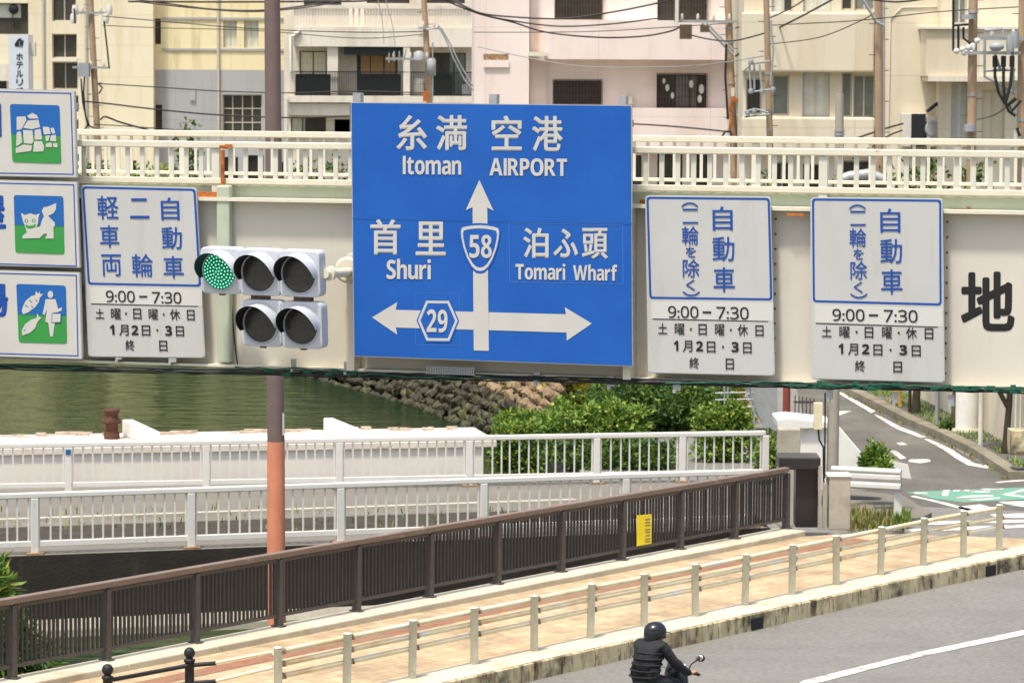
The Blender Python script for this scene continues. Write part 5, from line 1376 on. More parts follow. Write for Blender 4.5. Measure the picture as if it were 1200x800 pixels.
window(ya, A, w2[0], A2o, .25, 2, 1, m_frame, m_glassl, (0, 1, m_curtain)); window(ya, A, w2[1], A2o, .25, 2, 1, m_frame, m_glassl, (0, 1, m_curtain)); window(ya, A, w2[2], A2o, .25, 4, 3, m_frame, m_glass)
for q in w2[3:]: window(ya, A, q, A2o, .25, 1, 2, m_dframe)
g = MB()
for y0 in (22, 58.5):
    q = rect(A, 190, y0 - 1, 345, y0 + 1, A2o); g.pbox(A, q[0], q[1], q[2], q[3], A2o + .002, A2o + .06)
parts('string_course', g, m_greywall, ya)
g = MB()
for px, o_ in ((50, 0), (100, 0), (255.5, A2o)):
    a = A.P(px, -60, o_ + .09); g.tube([a, V((a.x, a.y, 0))], .07, 8)
parts('downpipe', g, m_frame, ya)
g = MB(); q = rect(A, 223, 103, 229, 118, A2o); g.pbox(A, *q, A2o + .002, A2o + .08); obj('vent', g, m_greywall, ya)
g = MB(); q = rect(A, 61, 68.6, 91, 72.4); g.pbox(A, *q, .002, .25); q = rect(A, -20, 83, 8, 90); g.pbox(A, *q, .002, .5); parts('sill', g, m_wallB, ya)
g = MB(); q = A.P(16, 11, -.1); g.lathe(q, [(.25, 0), (.25, .05), (.05, .06)], 16, (A.u, A.v, A.n)); obj('fan', g, m_black, ya)
# hotel sign
hs = empty('hotel_sign', A.P(20, 105, 1.0), 'narrow white vertical hotel sign with dark characters above the picture signs', 'sign')
HP = Plane(at_y(20, 70, 160), 1, 0)
g = MB(); q = rect(HP, 10.5, 41, 33, 112); g.pbox(HP, *q, -1.6, 0); obj('box', g, m_hotel, hs)
g = MB(); q = rect(HP, 33, 50, 39, 66); g.pbox(HP, *q, -1.0, -.5); q = rect(HP, -30, 75, 10, 95); g.pbox(HP, *q, -.9, -.5); parts('bracket', g, m_wallB, hs)
g = MB()
for k, ch in enumerate('ホテルリブ'): write(g, HP, ch, 19, 62.5 + k * 10, 27, 71 + k * 10, .01, .28)
obj('lettering', g, m_cable, hs)
g = MB()
flat(g, HP, [(17, 52), (21, 46), (25, 44.5), (22.5, 49), (22, 55), (17.5, 54.5)], .01, .01)
for k in range(4): flat(g, HP, [(23 + k * 1.3, 46 + k * .4), (23.8 + k * 1.3, 46 + k * .5), (24.2 + k * .9, 50 + k * .8), (23 + k * 1.1, 55.5), (22.6 + k * 1.1, 55.5), (23.4 + k * .9, 50)], .01, .01)
obj('emblem', g, m_cable, hs)

# --- white building with balconies
B = Plane((0, 160, H), 1, .03)
wb_ = empty('white_building', B.W(*B.uv(440, 230)), 'off-white apartment building with dark balcony railings above the blue sign', 'building'); wb_.location.z = 0
wins = Rv(B, [(351, 60, 383, 113), (418, 64, 466, 114), (504, 62, 546, 114), (341, 137, 382, 162), (392, 140, 410, 158), (356, -40, 400, 6), (430, -40, 480, 4), (500, -40, 545, 4)], -1.2)
r = rect(B, 333, -90, 556, 290, -1.2)
g = MB(); wall_grid(g, B, r[0], gv(0), r[2], r[3] + 5, wins, -1.2, .15); solid(g, B, (r[0], gv(0), r[2], r[3] + 5), -1.2, 12); obj('wall', g, m_wallB, wb_)
window(wb_, B, wins[0], -1.2, .15, 2, 1, m_dframe, m_glass, (0, 1, m_wallA)); window(wb_, B, wins[1], -1.2, .15, 3, 1, m_dframe, m_glass, (.1, .95, m_tan)); window(wb_, B, wins[2], -1.2, .15, 3, 1, m_dframe, m_glass, (.55, 1, m_glassl))
window(wb_, B, wins[3], -1.2, .15, 3, 1, m_dframe, m_glass, (0, .4, m_curtain))
for q in wins[5:]: window(wb_, B, q, -1.2, .15, 2, 1, m_dframe)
def slab(name, x0, y0, x1, y1, o0, o1, mat, parent=wb_, pl=B):
    g = MB(); q = rect(pl, x0, y0, x1, y1, o1); g.pbox(pl, *q, o0, o1); return obj(name, g, mat, parent)
slab('balcony_parapet', 344, 32.5, 556, 54.5, -1.195, 0, m_wallB)
slab('balcony_slab', 337, 113, 556, 120, -1.195, .1, m_wallB)
slab('canopy', 337, 121.5, 410, 135, -1.195, -.1, m_wallB)
slab('parapet_cap', 343, 7, 556, 10, -.16, .06, m_wallB)
g = MB()
us0, us1 = B.uv(344, 20)[0], B.uv(556, 20)[0]; va, vb2 = B.uv(400, 32.5)[1], B.uv(400, 10)[1]
n = 62
for k in range(n):
    u = us0 + (us1 - us0) * (k + .5) / n
    if B.uv(405, 20)[0] < u < B.uv(428, 20)[0] and k % 2: continue
    g.pbox(B, u - .045, va, u + .045, vb2, -.12, -.04)
obj('parapet_slats', g, m_wallB, wb_)
slab('column', 383.5, 55, 396, 113, -1.19, -.15, m_wallB); slab('column', 472.5, 55, 480.5, 113, -.5, -.02, m_wallB); slab('column', 341, 83, 345, 112.5, -.5, .02, m_wallB)
slab('awning', 403, 55.5, 473, 64.5, -1.1, -.2, m_awning)
g = MB(); u0, u1 = B.uv(345, 100)[0], B.uv(556, 100)[0]; v0, v1 = B.uv(400, 112.5)[1], B.uv(400, 85)[1]; n = 100
for k in range(n + 1):
    u = u0 + (u1 - u0) * k / n; g.pbox(B, u - .014, v0, u + .014, v1, -.05, -.03)
g.pbox(B, u0, v1, u1, v1 + .05, -.07, -.02); g.pbox(B, u0, v0 + .06, u1, v0 + .1, -.029, -.01)
obj('balcony_railing', g, m_black, wb_)
g = MB()
for x0, x1 in ((346, 387), (418, 470), (508, 530)):
    q = rect(B, x0, 87, x1, 112, -.1); g = MB(); g.pbox(B, *q, -.14, -.11); obj('railing_screen', g, m_awning, wb_)
slab('air_conditioner', 482, 92, 496, 112, -.9, -.4, m_acwhite); slab('air_conditioner', 541, 99, 550, 112, -.9, -.4, m_trans)
g = MB(); a = B.P(341, 42, .1); g.tube([B.P(352, 36, .05), B.P(345, 42, .1), a, V((a.x, a.y, B.P(341, 84, .1).z))], .08, 8); a = B.P(336, 116, .15); g.tube([a, V((a.x, a.y, 0))], .08, 8); parts('downpipe', g, m_acwhite, wb_)
slab('ledge', 333, 158, 420, 160, -1.195, -1.0, m_wallB)

# --- pink building
C = Plane((0, 128, H), 1, .02)
pb_ = empty('pink_building', C.W(*C.uv(700, 230)), 'pale pink apartment building with barred windows behind the blue sign', 'building'); pb_.location.z = 0
wins = Rv(C, [(650.5, -24, 706, 23), (771, -28, 829, 24.5), (648.5, 94.5, 705, 122), (770, 87.5, 828, 126.5), (690, 181, 702, 222), (732, 182, 752, 225), (770, 180, 800, 226), (815, 180, 830, 226)], -.6)
r = rect(C, 620, -90, 876, 290, -.6); g = MB()
wall_grid(g, C, r[0], gv(0), r[2], r[3] + 4, wins, -.6, .12); solid(g, C, (r[0], gv(0), r[2], r[3] + 4), -.6, 12); obj('wall', g, m_wallC, pb_)
for k, q in enumerate(wins[:4]):
    w_ = window(pb_, C, q, -.6, .12, 2 if k % 2 == 0 else 3, 1, m_dframe, m_glass, None if k != 3 else (.38, .8, m_glassl), 16)
    if k == 3:
        g = MB()
        for px, py, r_ in ((810, 98.5, 1), (822, 104.5, 1.2), (820, 116, 1), (782, 103, .9), (788, 112, .8), (778, 95, .7)):
            c_ = C.P(px, py, -.6 + .16); g.lathe(c_, [(.11 * r_, 0), (.11 * r_, .004)], 12, (C.u * .75, C.v * 1.35, C.n))
        parts('round_sticker', g, m_curtain, w_)
for q in wins[4:]: window(pb_, C, q, -.6, .12, 2, 1, m_dframe)
r = rect(C, 555, -90, 621, 290); g = MB(); g.pbox(C, r[0], gv(0), r[2], r[3] + 4, -12, 0); obj('corner_block', g, m_wallC, pb_)
def slabC(name, x0, y0, x1, y1, o0, o1, mat): g = MB(); q = rect(C, x0, y0, x1, y1, o1); g.pbox(C, *q, o0, o1); return obj(name, g, mat, pb_)
slabC('parapet_band', 639, 24.5, 869, 69.5, -.598, .35, m_wallC); slabC('parapet_band', 621.5, 127.5, 869, 176, -.598, .3, m_wallC)
slabC('ledge', 619.5, 61, 641, 66, -.5, .52, m_wallB)
slabC('wall_slot', 566.5, 63.5, 596, 70.5, -.3, .004, m_clamp)
slabC('gutter', 567, 70.7, 596.5, 79, -.1, .08, m_wallC)
g = MB(); q = rect(C, 735, 112, 741, 122, -.5); g.pbox(C, *q, -.598, -.3); obj('vent', g, m_acwhite, pb_)
g = MB(); a = C.P(641, 71, -.5); g.tube([a, C.P(641, 125, -.5)], .03, 6); parts('downpipe', g, m_wallC, pb_)

# --- beige building on the right
D = Plane((0, 108, H), 1, -.02)
bd = empty('beige_building', D.W(*D.uv(1000, 230)), 'beige office building with rounded bands and curtained windows at the right', 'building'); bd.location.z = 0
wins = Rv(D, [(874, 92, 893, 134), (905, 88, 925, 135), (940, 85, 973, 137), (986, 85, 999, 137), (999.5, 88, 1026, 138), (904, -26, 930, 14), (941, -26, 975, 14), (986, -26, 1000, 12), (1001, -26, 1026, 12.5), (905, 190, 928, 228), (940, 192, 962, 228), (985, 188, 1020, 228)], -.25)
r = rect(D, 869, -90, 1044, 290, -.25); g = MB()
wall_grid(g, D, r[0], gv(0), r[2], r[3] + 4, wins, -.25, .2); solid(g, D, (r[0], gv(0), r[2], r[3] + 4), -.25, 12); obj('wall', g, m_wallD, bd)
for k, q in enumerate(wins):
    window(bd, D, q, -.25, .2, 2 if q[2] - q[0] > .6 else 1, 1, m_frame, m_glassl if k in (1, 3, 4, 6, 8) else m_glass, (0, 1, m_curtain) if k in (2, 6) else (0, .6, m_curtain) if k == 5 else None)
def slabD(name, x0, y0, x1, y1, o0, o1, mat, bev=0): g = MB(); q = rect(D, x0, y0, x1, y1, o1); g.pbox(D, *q, o0, o1); return obj(name, g, mat, bd, None, bev)
slabD('band', 869, 15, 1025, 84.5, -.248, .2, m_wallD, .06); slabD('band', 869, 138, 1025, 178, -.248, .2, m_wallD, .06)
# plain wall with a moulded arris, then the projecting right block
q = rect(D, 1025.5, -90, 1100, 290, .25); g = MB(); g.pbox(D, q[0], gv(0), q[2], q[3] + 4, -12, .25); obj('plain_wall', g, m_wallD, bd)
g = MB(); pts = [D.P(1041, 168, .27), D.P(1043.5, 22, .27), D.P(1057, 9, .27), D.P(1100, 8, .27)]; g.tube(pts, .022, 6); obj('moulding', g, m_wallD, bd)
q = rect(D, 1098, -90, 1400, 290, 1.2); wq = Rv(D, [(1114, 95, 1134, 170), (1150, 105, 1178, 170), (1116, -40, 1134, 28)], 1.2); g = MB()
wall_grid(g, D, q[0], gv(0), q[2], q[3] + 4, wq, 1.2, .2); solid(g, D, (q[0], gv(0), q[2], q[3] + 4), 1.2, 12); obj('projecting_wall', g, m_wallD, bd)
window(bd, D, wq[0], 1.2, .2, 3, 1, m_frame, m_glassl, (0, 1, m_curtain)); window(bd, D, wq[2], 1.2, .2, 2, 1, m_frame, m_glassl)
window(bd, D, wq[1], 1.2, .2, 2, 1, m_wallD, m_wallD)
slabD('balcony', 1085, 34, 1260, 90, .26, 2.1, m_wallD, .02); slabD('balcony_lip', 1088, 90.3, 1260, 95.5, .26, 2.25, m_wallB)
slabD('balcony_cap', 1083, 32, 1260, 34, .26, 2.2, m_wallB)
def ac(label, x0, y0, x1, y1):
    Y = 107.0; e = empty('air_conditioner', at_y((x0 + x1) / 2, y1, Y), label, 'air conditioner', 'air conditioners on the beige wall')
    pl = Plane(at_y(x0, y1, Y), 1, 0); q = rect(pl, x0, y0, x1, y1); g = MB(); g.pbox(pl, *q, -.45, 0); obj('casing', g, m_acwhite, e, bevel=.02)
    return e, pl, q
e, pl, q = ac('grey air conditioner with a dark blue open side against the plain beige wall', 1057, 133, 1085, 172)
g = MB(); qq = rect(pl, 1067.5, 133.5, 1084.8, 172, .004); g.pbox(pl, *qq, 0.002, .012); obj('dark_panel', g, m_bike, e)
e, pl, q = ac('white air conditioner with a round fan grille next to the projecting wall', 1086, 136, 1099, 172)
g = MB(); g.lathe(pl.P(1093.5, 151, .002), [(.26, 0), (.26, .02), (.22, .025)], 20, (pl.u, pl.v, pl.n)); obj('fan_grille', g, m_trans, e)
g = MB(); g.tube([pl.P(1086, 131, .1), pl.P(1099, 121, .1)], .06, 6); tag(obj('duct_pipe', g, m_cable, None, pl.P(1086, 131)), 'short black duct sloping up above the white air conditioner', 'duct')
# low things seen between the balusters
shrub('bank_tree', 'dark green bushy tree in front of the beige building seen through the bridge railing', 1062, 166, 300, 130, 100, l_dark, 5200, .16, 41, 0, 'tree', 'trees seen through the bridge railing')
shrub('bank_tree', 'small tree behind the left end of the bridge railing by the tilted lane sign', 92, 180, 285, 80, 150, l_dark, 2200, .2, 42, 0, 'tree', 'trees seen through the bridge railing')
shrub('bank_tree', 'narrow dark conifer seen through the bridge railing above the rusty stub', 222, 132, 285, 34, 150, l_dark, 1800, .2, 43, 0, 'tree', 'trees seen through the bridge railing')
shrub('bank_tree', 'low bushes in front of the white building left of the blue sign', 385, 180, 285, 110, 146, l_dark, 2600, .2, 44, 0, 'tree', 'trees seen through the bridge railing')
shrub('bank_tree', 'low bush seen through the bridge railing under the yellow wall', 180, 184, 285, 80, 152, l_mid, 1600, .2, 45, 0, 'tree', 'trees seen through the bridge railing')
shrub('bank_tree', 'leafy tree at the far right seen through the bridge railing', 1150, 168, 300, 60, 98, l_dark, 1800, .16, 46, 0, 'tree', 'trees seen through the bridge railing')
shrub('bank_tree', 'low tree between the pink and beige buildings seen through the bridge railing', 890, 176, 300, 44, 101, l_dark, 1300, .16, 47, 0, 'tree', 'trees seen through the bridge railing')
e = empty('low_shed', at_y(1010, 240, 96), 'low shed with a grey curved roof seen through the railing above the right lane sign', 'shed')
g = MB(); pxbox(g, 985, 214, 1040, 330, 97, 3); obj('wall', g, m_dframe, e)
g = MB(); g.tube([at_y(982, 212, 96.6), at_y(996, 207, 96.6), at_y(1018, 204, 96.6), at_y(1036, 211, 96.6)], .16, 10); obj('roof', g, m_galv, e)

# ================================================================== UTILITY POLES AND WIRES
def upole(label, x0, y0, x1, y1, pw, Y, mat, seed, arms=(), extra=None, steps=True):
    a = at_y(x1, y1, Y); c = at_y(x0, y0, Y); d = (c - a) / (c.z - a.z)
    base = a - d * a.z; top = c + d * 2.5 if y0 <= 2 else c
    e = empty('utility_pole', base, label, 'utility pole', 'utility poles in front of the buildings')
    r_ = pw / 2 * Y / F; g = MB(); g.tube([base, a, top], [r_ * 1.15, r_ * 1.02, r_ * .9], 14); obj('shaft', g, mat, e)
    rg = random.Random(seed)
    if steps:
        g = MB(); z = a.z - 2
        k = 0
        while z < top.z - .3:
            p = base + d * z; s_ = 1 if k % 2 else -1
            g.tube([p, p + V((s_ * (r_ + .16), -.02, 0))], .014, 5); z += .45; k += 1
        parts('step_bolt', g, m_bolt, e)
    g = MB()
    for k in range(4):
        p = base + d * rg.uniform(a.z - 1, top.z - .4); g.lathe(p, [(r_ * 1.12, -.03), (r_ * 1.12, .03)], 12)
    parts('steel_band', g, m_galv, e)
    for (py, xl, xr) in arms:
        p, q = at_y(xl, py, Y - .2), at_y(xr, py + .5, Y - .2)
        g = MB(); g.box((p + q) / 2, (q - p).length, .09, .09, ((q - p).normalized(), V((0, 1, 0)), zv)); ar = obj('crossarm', g, m_galv, e, (p + q) / 2)
        n = max(2, int((q - p).length / .5))
        for k in range(n):
            t_ = p.lerp(q, (k + .5) / n); 
            g = MB(); g.lathe(t_ + zv * .05, [(.035, 0), (.06, .02), (.035, .05), (.06, .08), (.035, .11), (.05, .14), (.02, .2)], 10); obj('insulator', g, m_insul, ar, t_)
    return e, base, d
UP = 'utility pole'
e, b0_, d_ = upole('slightly leaning brown utility pole in front of the yellow building', 106, 0, 114, 157, 7.5, 138, m_polew, 1, ((15, 86, 129), (79, 85, 129)))
g = MB(); pxbox(g, 92, 74, 104, 90, 137.5, .5); parts('transformer', g, m_trans, e)
g = MB()
for k, (xs) in enumerate(([(99, 90), (98, 110), (100, 135), (105, 148)], [(95, 92), (97, 120), (103, 147), (110, 150)], [(122, 25), (126, 60), (128, 80)], [(104, 145), (99, 152), (104, 158)], [(115, 98), (120, 103), (116, 110)], [(87, 10), (88, 28)])):
    g.tube([at_y(x, y, 137.3) for x, y in xs], .035, 5)
parts('drop_cable', g, m_cable, e)
g = MB()
for x, y in ((86, 22), (124, 22), (88, 12), (128, 12)): g.lathe(at_y(x, y, 137.5), [(.1, -.2), (.14, 0), (.1, .2)], 8)
parts('cutout_fuse', g, m_insul, e)
e, b0_, d_ = upole('grey utility pole in front of the white building just above the blue sign', 497, 0, 503.5, 120, 7.2, 130, m_polew, 2, ((69, 452, 510), (33, 490, 515)))
g = MB(); g.lathe(at_y(505.5, 79, 129.6), [(.05, -.34), (.17, -.3), (.17, .26), (.1, .32)], 14); g.lathe(at_y(491, 66, 129.6), [(.2, -.16), (.2, .14), (.05, .2)], 12); parts('transformer', g, m_trans, e)
g = MB(); g.box(at_y(499, 113, 129.6), .22, .2, .4); obj('rusted_box', g, m_rust, e)
g = MB()
for xs in ([(456, 62), (456, 74)], [(462, 60), (462, 72)], [(468, 60), (468, 72)], [(476, 58), (472, 74)], [(514, 30), (524, 50), (532, 70), (545, 95), (568, 120)], [(517, 33), (528, 52), (537, 72), (552, 98), (574, 120)], [(507, 50), (507, 118)], [(500, 35), (514, 32), (520, 42)]):
    g.tube([at_y(x, y, 129.5) for x, y in xs], .03, 5)
parts('drop_cable', g, m_galv, e)
e, b0_, d_ = upole('brown utility pole with a long braced crossarm in front of the pink building', 853, 0, 859.5, 163, 9, 112, m_polew, 3, ((25, 790, 864),))
g = MB(); g.tube([at_y(823, 27, 111.7), at_y(859, 64, 111.7)], .05, 6); g.tube([at_y(828, 27, 111.7), at_y(860, 60, 111.7)], .035, 6); parts('brace', g, m_galv, e)
g = MB(); pxbox(g, 797, 29, 811, 46, 111.6, .4); pxbox(g, 821, 30, 831, 38, 111.6, .3); parts('splice_box', g, m_bolt, e)
g = MB(); pxbox(g, 791, -8, 795.5, 30, 111.6, .12); pxbox(g, 857, 103, 861, 113, 111.5, .15); pxbox(g, 863, 116, 870, 136, 111.6, .25); parts('meter_box', g, m_acwhite, e)
g = MB(); g.tube([at_y(x, y, 111.5) for x, y in ((858, 117), (856, 128), (858, 140), (855, 152), (859, 160))], .05, 6); g.lathe(at_y(861, 117, 111.6), [(.14, -.06), (.14, .06)], 10); obj('rusty_cable', g, m_rust, e)
g = MB()
for xs in ([(845, 162), (850, 154), (856, 154), (858, 162)], [(862, 160), (870, 158), (876, 164)], [(851, 52), (850, 90), (853, 140)]): g.tube([at_y(x, y, 111.4) for x, y in xs], .04, 5)
parts('drop_cable', g, m_cable, e)
e, b0_, d_ = upole('brown utility pole where the pink and beige buildings meet', 898, 0, 902, 157, 7.5, 104, m_polew, 4, ())
g = MB()
for xs in ([(878, 72), (880, 75), (902, 72)], [(880, 108), (905, 105)], [(878, 72), (880, 110)], [(884, 75), (884, 105)], [(890, 76), (893, 108)], [(872, 131), (886, 128), (900, 132)], [(872, 137), (902, 134)], [(870, 84), (878, 78)], [(903, 24), (906, 60), (903, 100)]): g.tube([at_y(x, y, 103.7) for x, y in xs], .035, 6)
for x, y in ((880, 107), (880, 73), (893, 107), (876, 132), (884, 130), (906, 105)): g.lathe(at_y(x, y, 103.6), [(.06, -.08), (.085, 0), (.06, .08)], 8)
parts('switch_frame', g, m_trans, e)
e, b0_, d_ = upole('tall brown utility pole in front of the plain beige wall', 1029.5, 0, 1030.5, 165, 10, 100, m_polew, 5, ())
g = MB(); g.tube([at_y(1010, -2, 99.6), at_y(1020, 14, 99.6), at_y(1027, 26, 99.6), at_y(1036, 30, 99.6)], .05, 6); g.tube([at_y(1036, 0, 99.7), at_y(1036, 160, 99.7)], .03, 5); parts('drop_cable', g, m_galv, e)
p_ = upole('short broken off grey concrete pole, flat topped, left of the tall brown pole', 984, 110, 983, 235, 11, 97, m_polec, 6, (), None, False)
e, b0_, d_ = upole('brown utility pole beside the curtained window of the beige building', 1140.5, 0, 1138.5, 165, 11, 94, m_polew, 7, ())
g = MB(); g.lathe(at_y(1135, 20, 93.7), [(.2, -.06), (.2, .06)], 10); g.lathe(at_y(1137, 150, 93.8), [(.16, -.1), (.16, .1)], 10); parts('clamp', g, m_trans, e)
g = MB()
for xs in ([(1117, 0), (1117, 60)], [(1123, 30), (1123, 61)], [(1129, 32), (1129, 45), (1138, 52), (1146, 45)], [(1117, 30), (1135, 29)]): g.tube([at_y(x, y, 93.7) for x, y in xs], .035, 5)
parts('drop_cable', g, m_cable, e)
g = MB()
for x, y in ((1121, 60), (1128, 58), (1135, 56), (1140, 54), (1145, 48), (1138, 62), (1130, 62)): g.ball(at_y(x, y, 93.6), .085, n=10)
parts('insulator', g, m_insul, e)
e, b0_, d_ = upole('brown utility pole at the right edge carrying a transformer rack', 1199, 0, 1197, 165, 11, 92, m_polew, 8, ((62, 1130, 1196), (45, 1150, 1200)))
g = MB()
for xs in ([(1154, 44), (1154, 90), (1190, 110)], [(1154, 83), (1190, 82)], [(1186, 42), (1188, 110)], [(1154, 36), (1175, 34), (1175, 42)], [(1166, 64), (1173, 84)]): g.tube([at_y(x, y, 91.6) for x, y in xs], .04, 6)
parts('rack_frame', g, m_trans, e)
g = MB(); g.ball(at_y(1168, 55, 91.4), .2, .16, .12); g.lathe(at_y(1184, 52, 91.5), [(.1, -.2), (.12, 0), (.1, .25)], 10); g.lathe(at_y(1189, 48, 91.5), [(.1, -.2), (.12, 0), (.1, .25)], 10); parts('transformer', g, m_trans, e)
g = MB()
for x in (1166, 1176, 1186): g.lathe(at_y(x, 70, 91.5), [(.07, -.2), (.07, .1)], 8)
for xs in ([(1166, 75), (1166, 90), (1170, 108), (1178, 122)], [(1176, 75), (1176, 100), (1178, 122)], [(1186, 75), (1184, 100), (1178, 122)], [(1178, 120), (1182, 130), (1190, 136)], [(1190, 115), (1182, 122), (1186, 130), (1196, 118)], [(1195, 160), (1192, 150)]): g.tube([at_y(x, y, 91.4) for x, y in xs], .045, 6)
parts('drop_cable', g, m_cable, e)
g = MB(); pxbox(g, 1188, 152, 1196, 172, 91.5, .2); parts('meter_box', g, m_acwhite, e)

def wire(label, pts, Y0, Y1=None, r_=.022, sag=0, mat=None):
    Y1 = Y1 or Y0; P = [at_y(x, y, Y0 + (Y1 - Y0) * k / (len(pts) - 1)) for k, (x, y) in enumerate(pts)]
    out = []
    for k in range(len(P) - 1):
        p0_, p1_, p2_, p3_ = P[max(k - 1, 0)], P[k], P[k + 1], P[min(k + 2, len(P) - 1)]
        for j in range(6):
            t = j / 6
            out.append(.5 * ((2 * p1_) + (p2_ - p0_) * t + (2 * p0_ - 5 * p1_ + 4 * p2_ - p3_) * t * t + (3 * p1_ - p0_ - 3 * p2_ + p3_) * t ** 3))
    out.append(P[-1]); g = MB(); g.tube(out, r_, 6)
    tag(obj('overhead_wire', g, mat or m_wire, None, P[0]), label, 'wire', 'overhead wires crossing the facades')
wire('thick dark cable along the top edge over the yellow building', [(150, 2), (260, 2.5), (350, 2), (430, 1), (480, -8)], 118, r_=.038)
wire('wire sagging over the upper yellow wall from the top left', [(150, -2), (200, 5), (250, 11), (300, 12.5), (350, 8), (410, -2)], 119, r_=.03)
wire('second sagging wire just above the windows of the upper yellow wall', [(160, 2), (220, 9), (290, 14), (345, 10.5), (400, 2), (430, -6)], 118.5, r_=.024)
wire('thin wire across the yellow wall above the narrow window', [(120, 19), (200, 26), (300, 34), (420, 38), (500, 37)], 134, 130)
wire('thin wire below the narrow window of the yellow wall', [(120, 30), (190, 33), (300, 36), (420, 45), (500, 40)], 134, 130, .018)
wire('wire crossing the grey painted wall from the leaning pole', [(114, 98), (180, 102), (260, 107), (345, 109), (410, 107), (500, 109)], 137, 131, .026)
wire('thick twin cable across the lower grey wall from the leaning pole', [(100, 119), (130, 122), (190, 129), (260, 135), (345, 138), (410, 136)], 137, 140, .036)
wire('drooping cable from the leaning pole to the grey wall', [(118, 140), (124, 137), (140, 143), (165, 150), (188, 156)], 137, 150, .04)
wire('faint wire behind the top of the bridge railing over the grey wall', [(112, 146), (150, 148), (220, 153), (300, 156)], 137, 150, .024)
wire('two strand wire rising to the top edge at the white building', [(450, 52), (448, 25), (443, 0), (441, -6)], 129, r_=.018, mat=m_galv)
wire('wire fanning down from the top edge to the grey pole crossarm', [(463, 54), (460, 30), (454, 8), (451, -6)], 129, r_=.018, mat=m_galv)
wire('dark cable bundle from the top edge over the corner of the pink building', [(515, -6), (545, 8), (565, 16), (600, 20), (660, 22), (720, 14), (770, 4), (800, -4)], 116, 112, .032)
wire('wire swinging across the pink wall below the upper barred windows', [(520, -8), (560, 15), (610, 26), (660, 31), (720, 28), (770, 22), (795, 24)], 116, 112, .028)
wire('long sagging wire ending at the insulator of the braced crossarm', [(515, -2), (560, 16), (600, 26), (640, 38), (700, 44), (750, 43), (785, 37), (800, 30)], 116, 112, .03)
wire('wire from the white building over the pink facade', [(555, 38), (640, 38), (720, 36), (860, 27)], 127, 112, .016)
wire('thin pale wire under the shaded overhang of the pink building', [(560, 55), (640, 72), (700, 79), (800, 78), (850, 73), (900, 65)], 127, 104, .018, mat=m_galv)
wire('wire from the braced crossarm to the beige building pole', [(805, 40), (830, 46), (860, 48), (900, 38)], 111.5, 104, .024)
wire('cable from the crossarm rising to the top edge over the beige building', [(862, 33), (900, 22), (930, 8), (948, -4)], 111.5, 100, .022)
wire('dark cable sloping up across the beige band to the top edge', [(862, 66), (900, 40), (940, 19), (975, 0), (985, -6)], 111.5, 100, .03)
wire('wire with two white insulators across the beige band', [(900, 30), (980, 26), (1005, 24), (1030, 22), (1100, 14), (1200, 8)], 104, 93, .016)
wire('thin wire sloping over the beige band towards the tall pole', [(900, 52), (960, 44), (1010, 24), (1030, 12)], 104, 100, .016)
wire('thick cable along the top edge between the right poles', [(1010, -2), (1050, 2.5), (1090, -2)], 99, 97, .03)
wire('cable from the blue sign to the braced pole above the bridge railing', [(735, 145), (780, 147.5), (830, 152), (856, 155)], 112, 111.8, .03)
wire('dark wire just above the bridge railing near the grey concrete pole', [(985, 170), (1010, 160), (1040, 150), (1058, 145)], 97, 106, .03)
wire('lower wire behind the bridge railing near the tall brown pole', [(1000, 186), (1040, 160), (1057, 153)], 98, 106, .026)
wire('thin wire drooping across the projecting beige wall', [(1145, 140), (1165, 135), (1190, 118), (1200, 108)], 93, 92, .016)

# ================================================================== RIDER ON A MOTORBIKE
YR = 43.15
hd_ = V((math.sin(R(40)), math.cos(R(40)), 0)); rr_ = V((hd_.y, -hd_.x, 0))
o0 = at_y(762, 760, YR); O = V((o0.x, YR, 0)) 
def L_(f, r, z): return O + hd_ * f + rr_ * r + zv * z
def skin_mesh(name, nodes, edges, mat, parent, root=0, sub=2):
    me = bpy.data.meshes.new(name); base = wloc(parent) if parent else V((0, 0, 0))
    me.from_pydata([tuple(V(p) - base) for p, r in nodes], edges, [])
    ob = bpy.data.objects.new(name, me); col.objects.link(ob)
    ob.modifiers.new('skin', 'SKIN'); sv_ = ob.data.skin_vertices[0].data
    for i, (p, r) in enumerate(nodes):
        sv_[i].radius = r if isinstance(r, tuple) else (r, r); sv_[i].use_root = (i == root)
    s_ = ob.modifiers.new('sub', 'SUBSURF'); s_.levels = s_.render_levels = sub
    dg = bpy.context.evaluated_depsgraph_get(); dg.update()
    me2 = bpy.data.meshes.new_from_object(ob.evaluated_get(dg))
    for p in me2.polygons: p.use_smooth = True
    me2.materials.clear(); me2.materials.append(mat)
    bpy.data.objects.remove(ob); o2 = bpy.data.objects.new(name, me2); col.objects.link(o2)
    if parent: o2.parent = parent
    return o2
person = empty('person', L_(-.1, 0, .8), 'rider in a black quilted jacket and black helmet leaning to the handlebar, seen from behind', 'person')
sh_ = 1.245
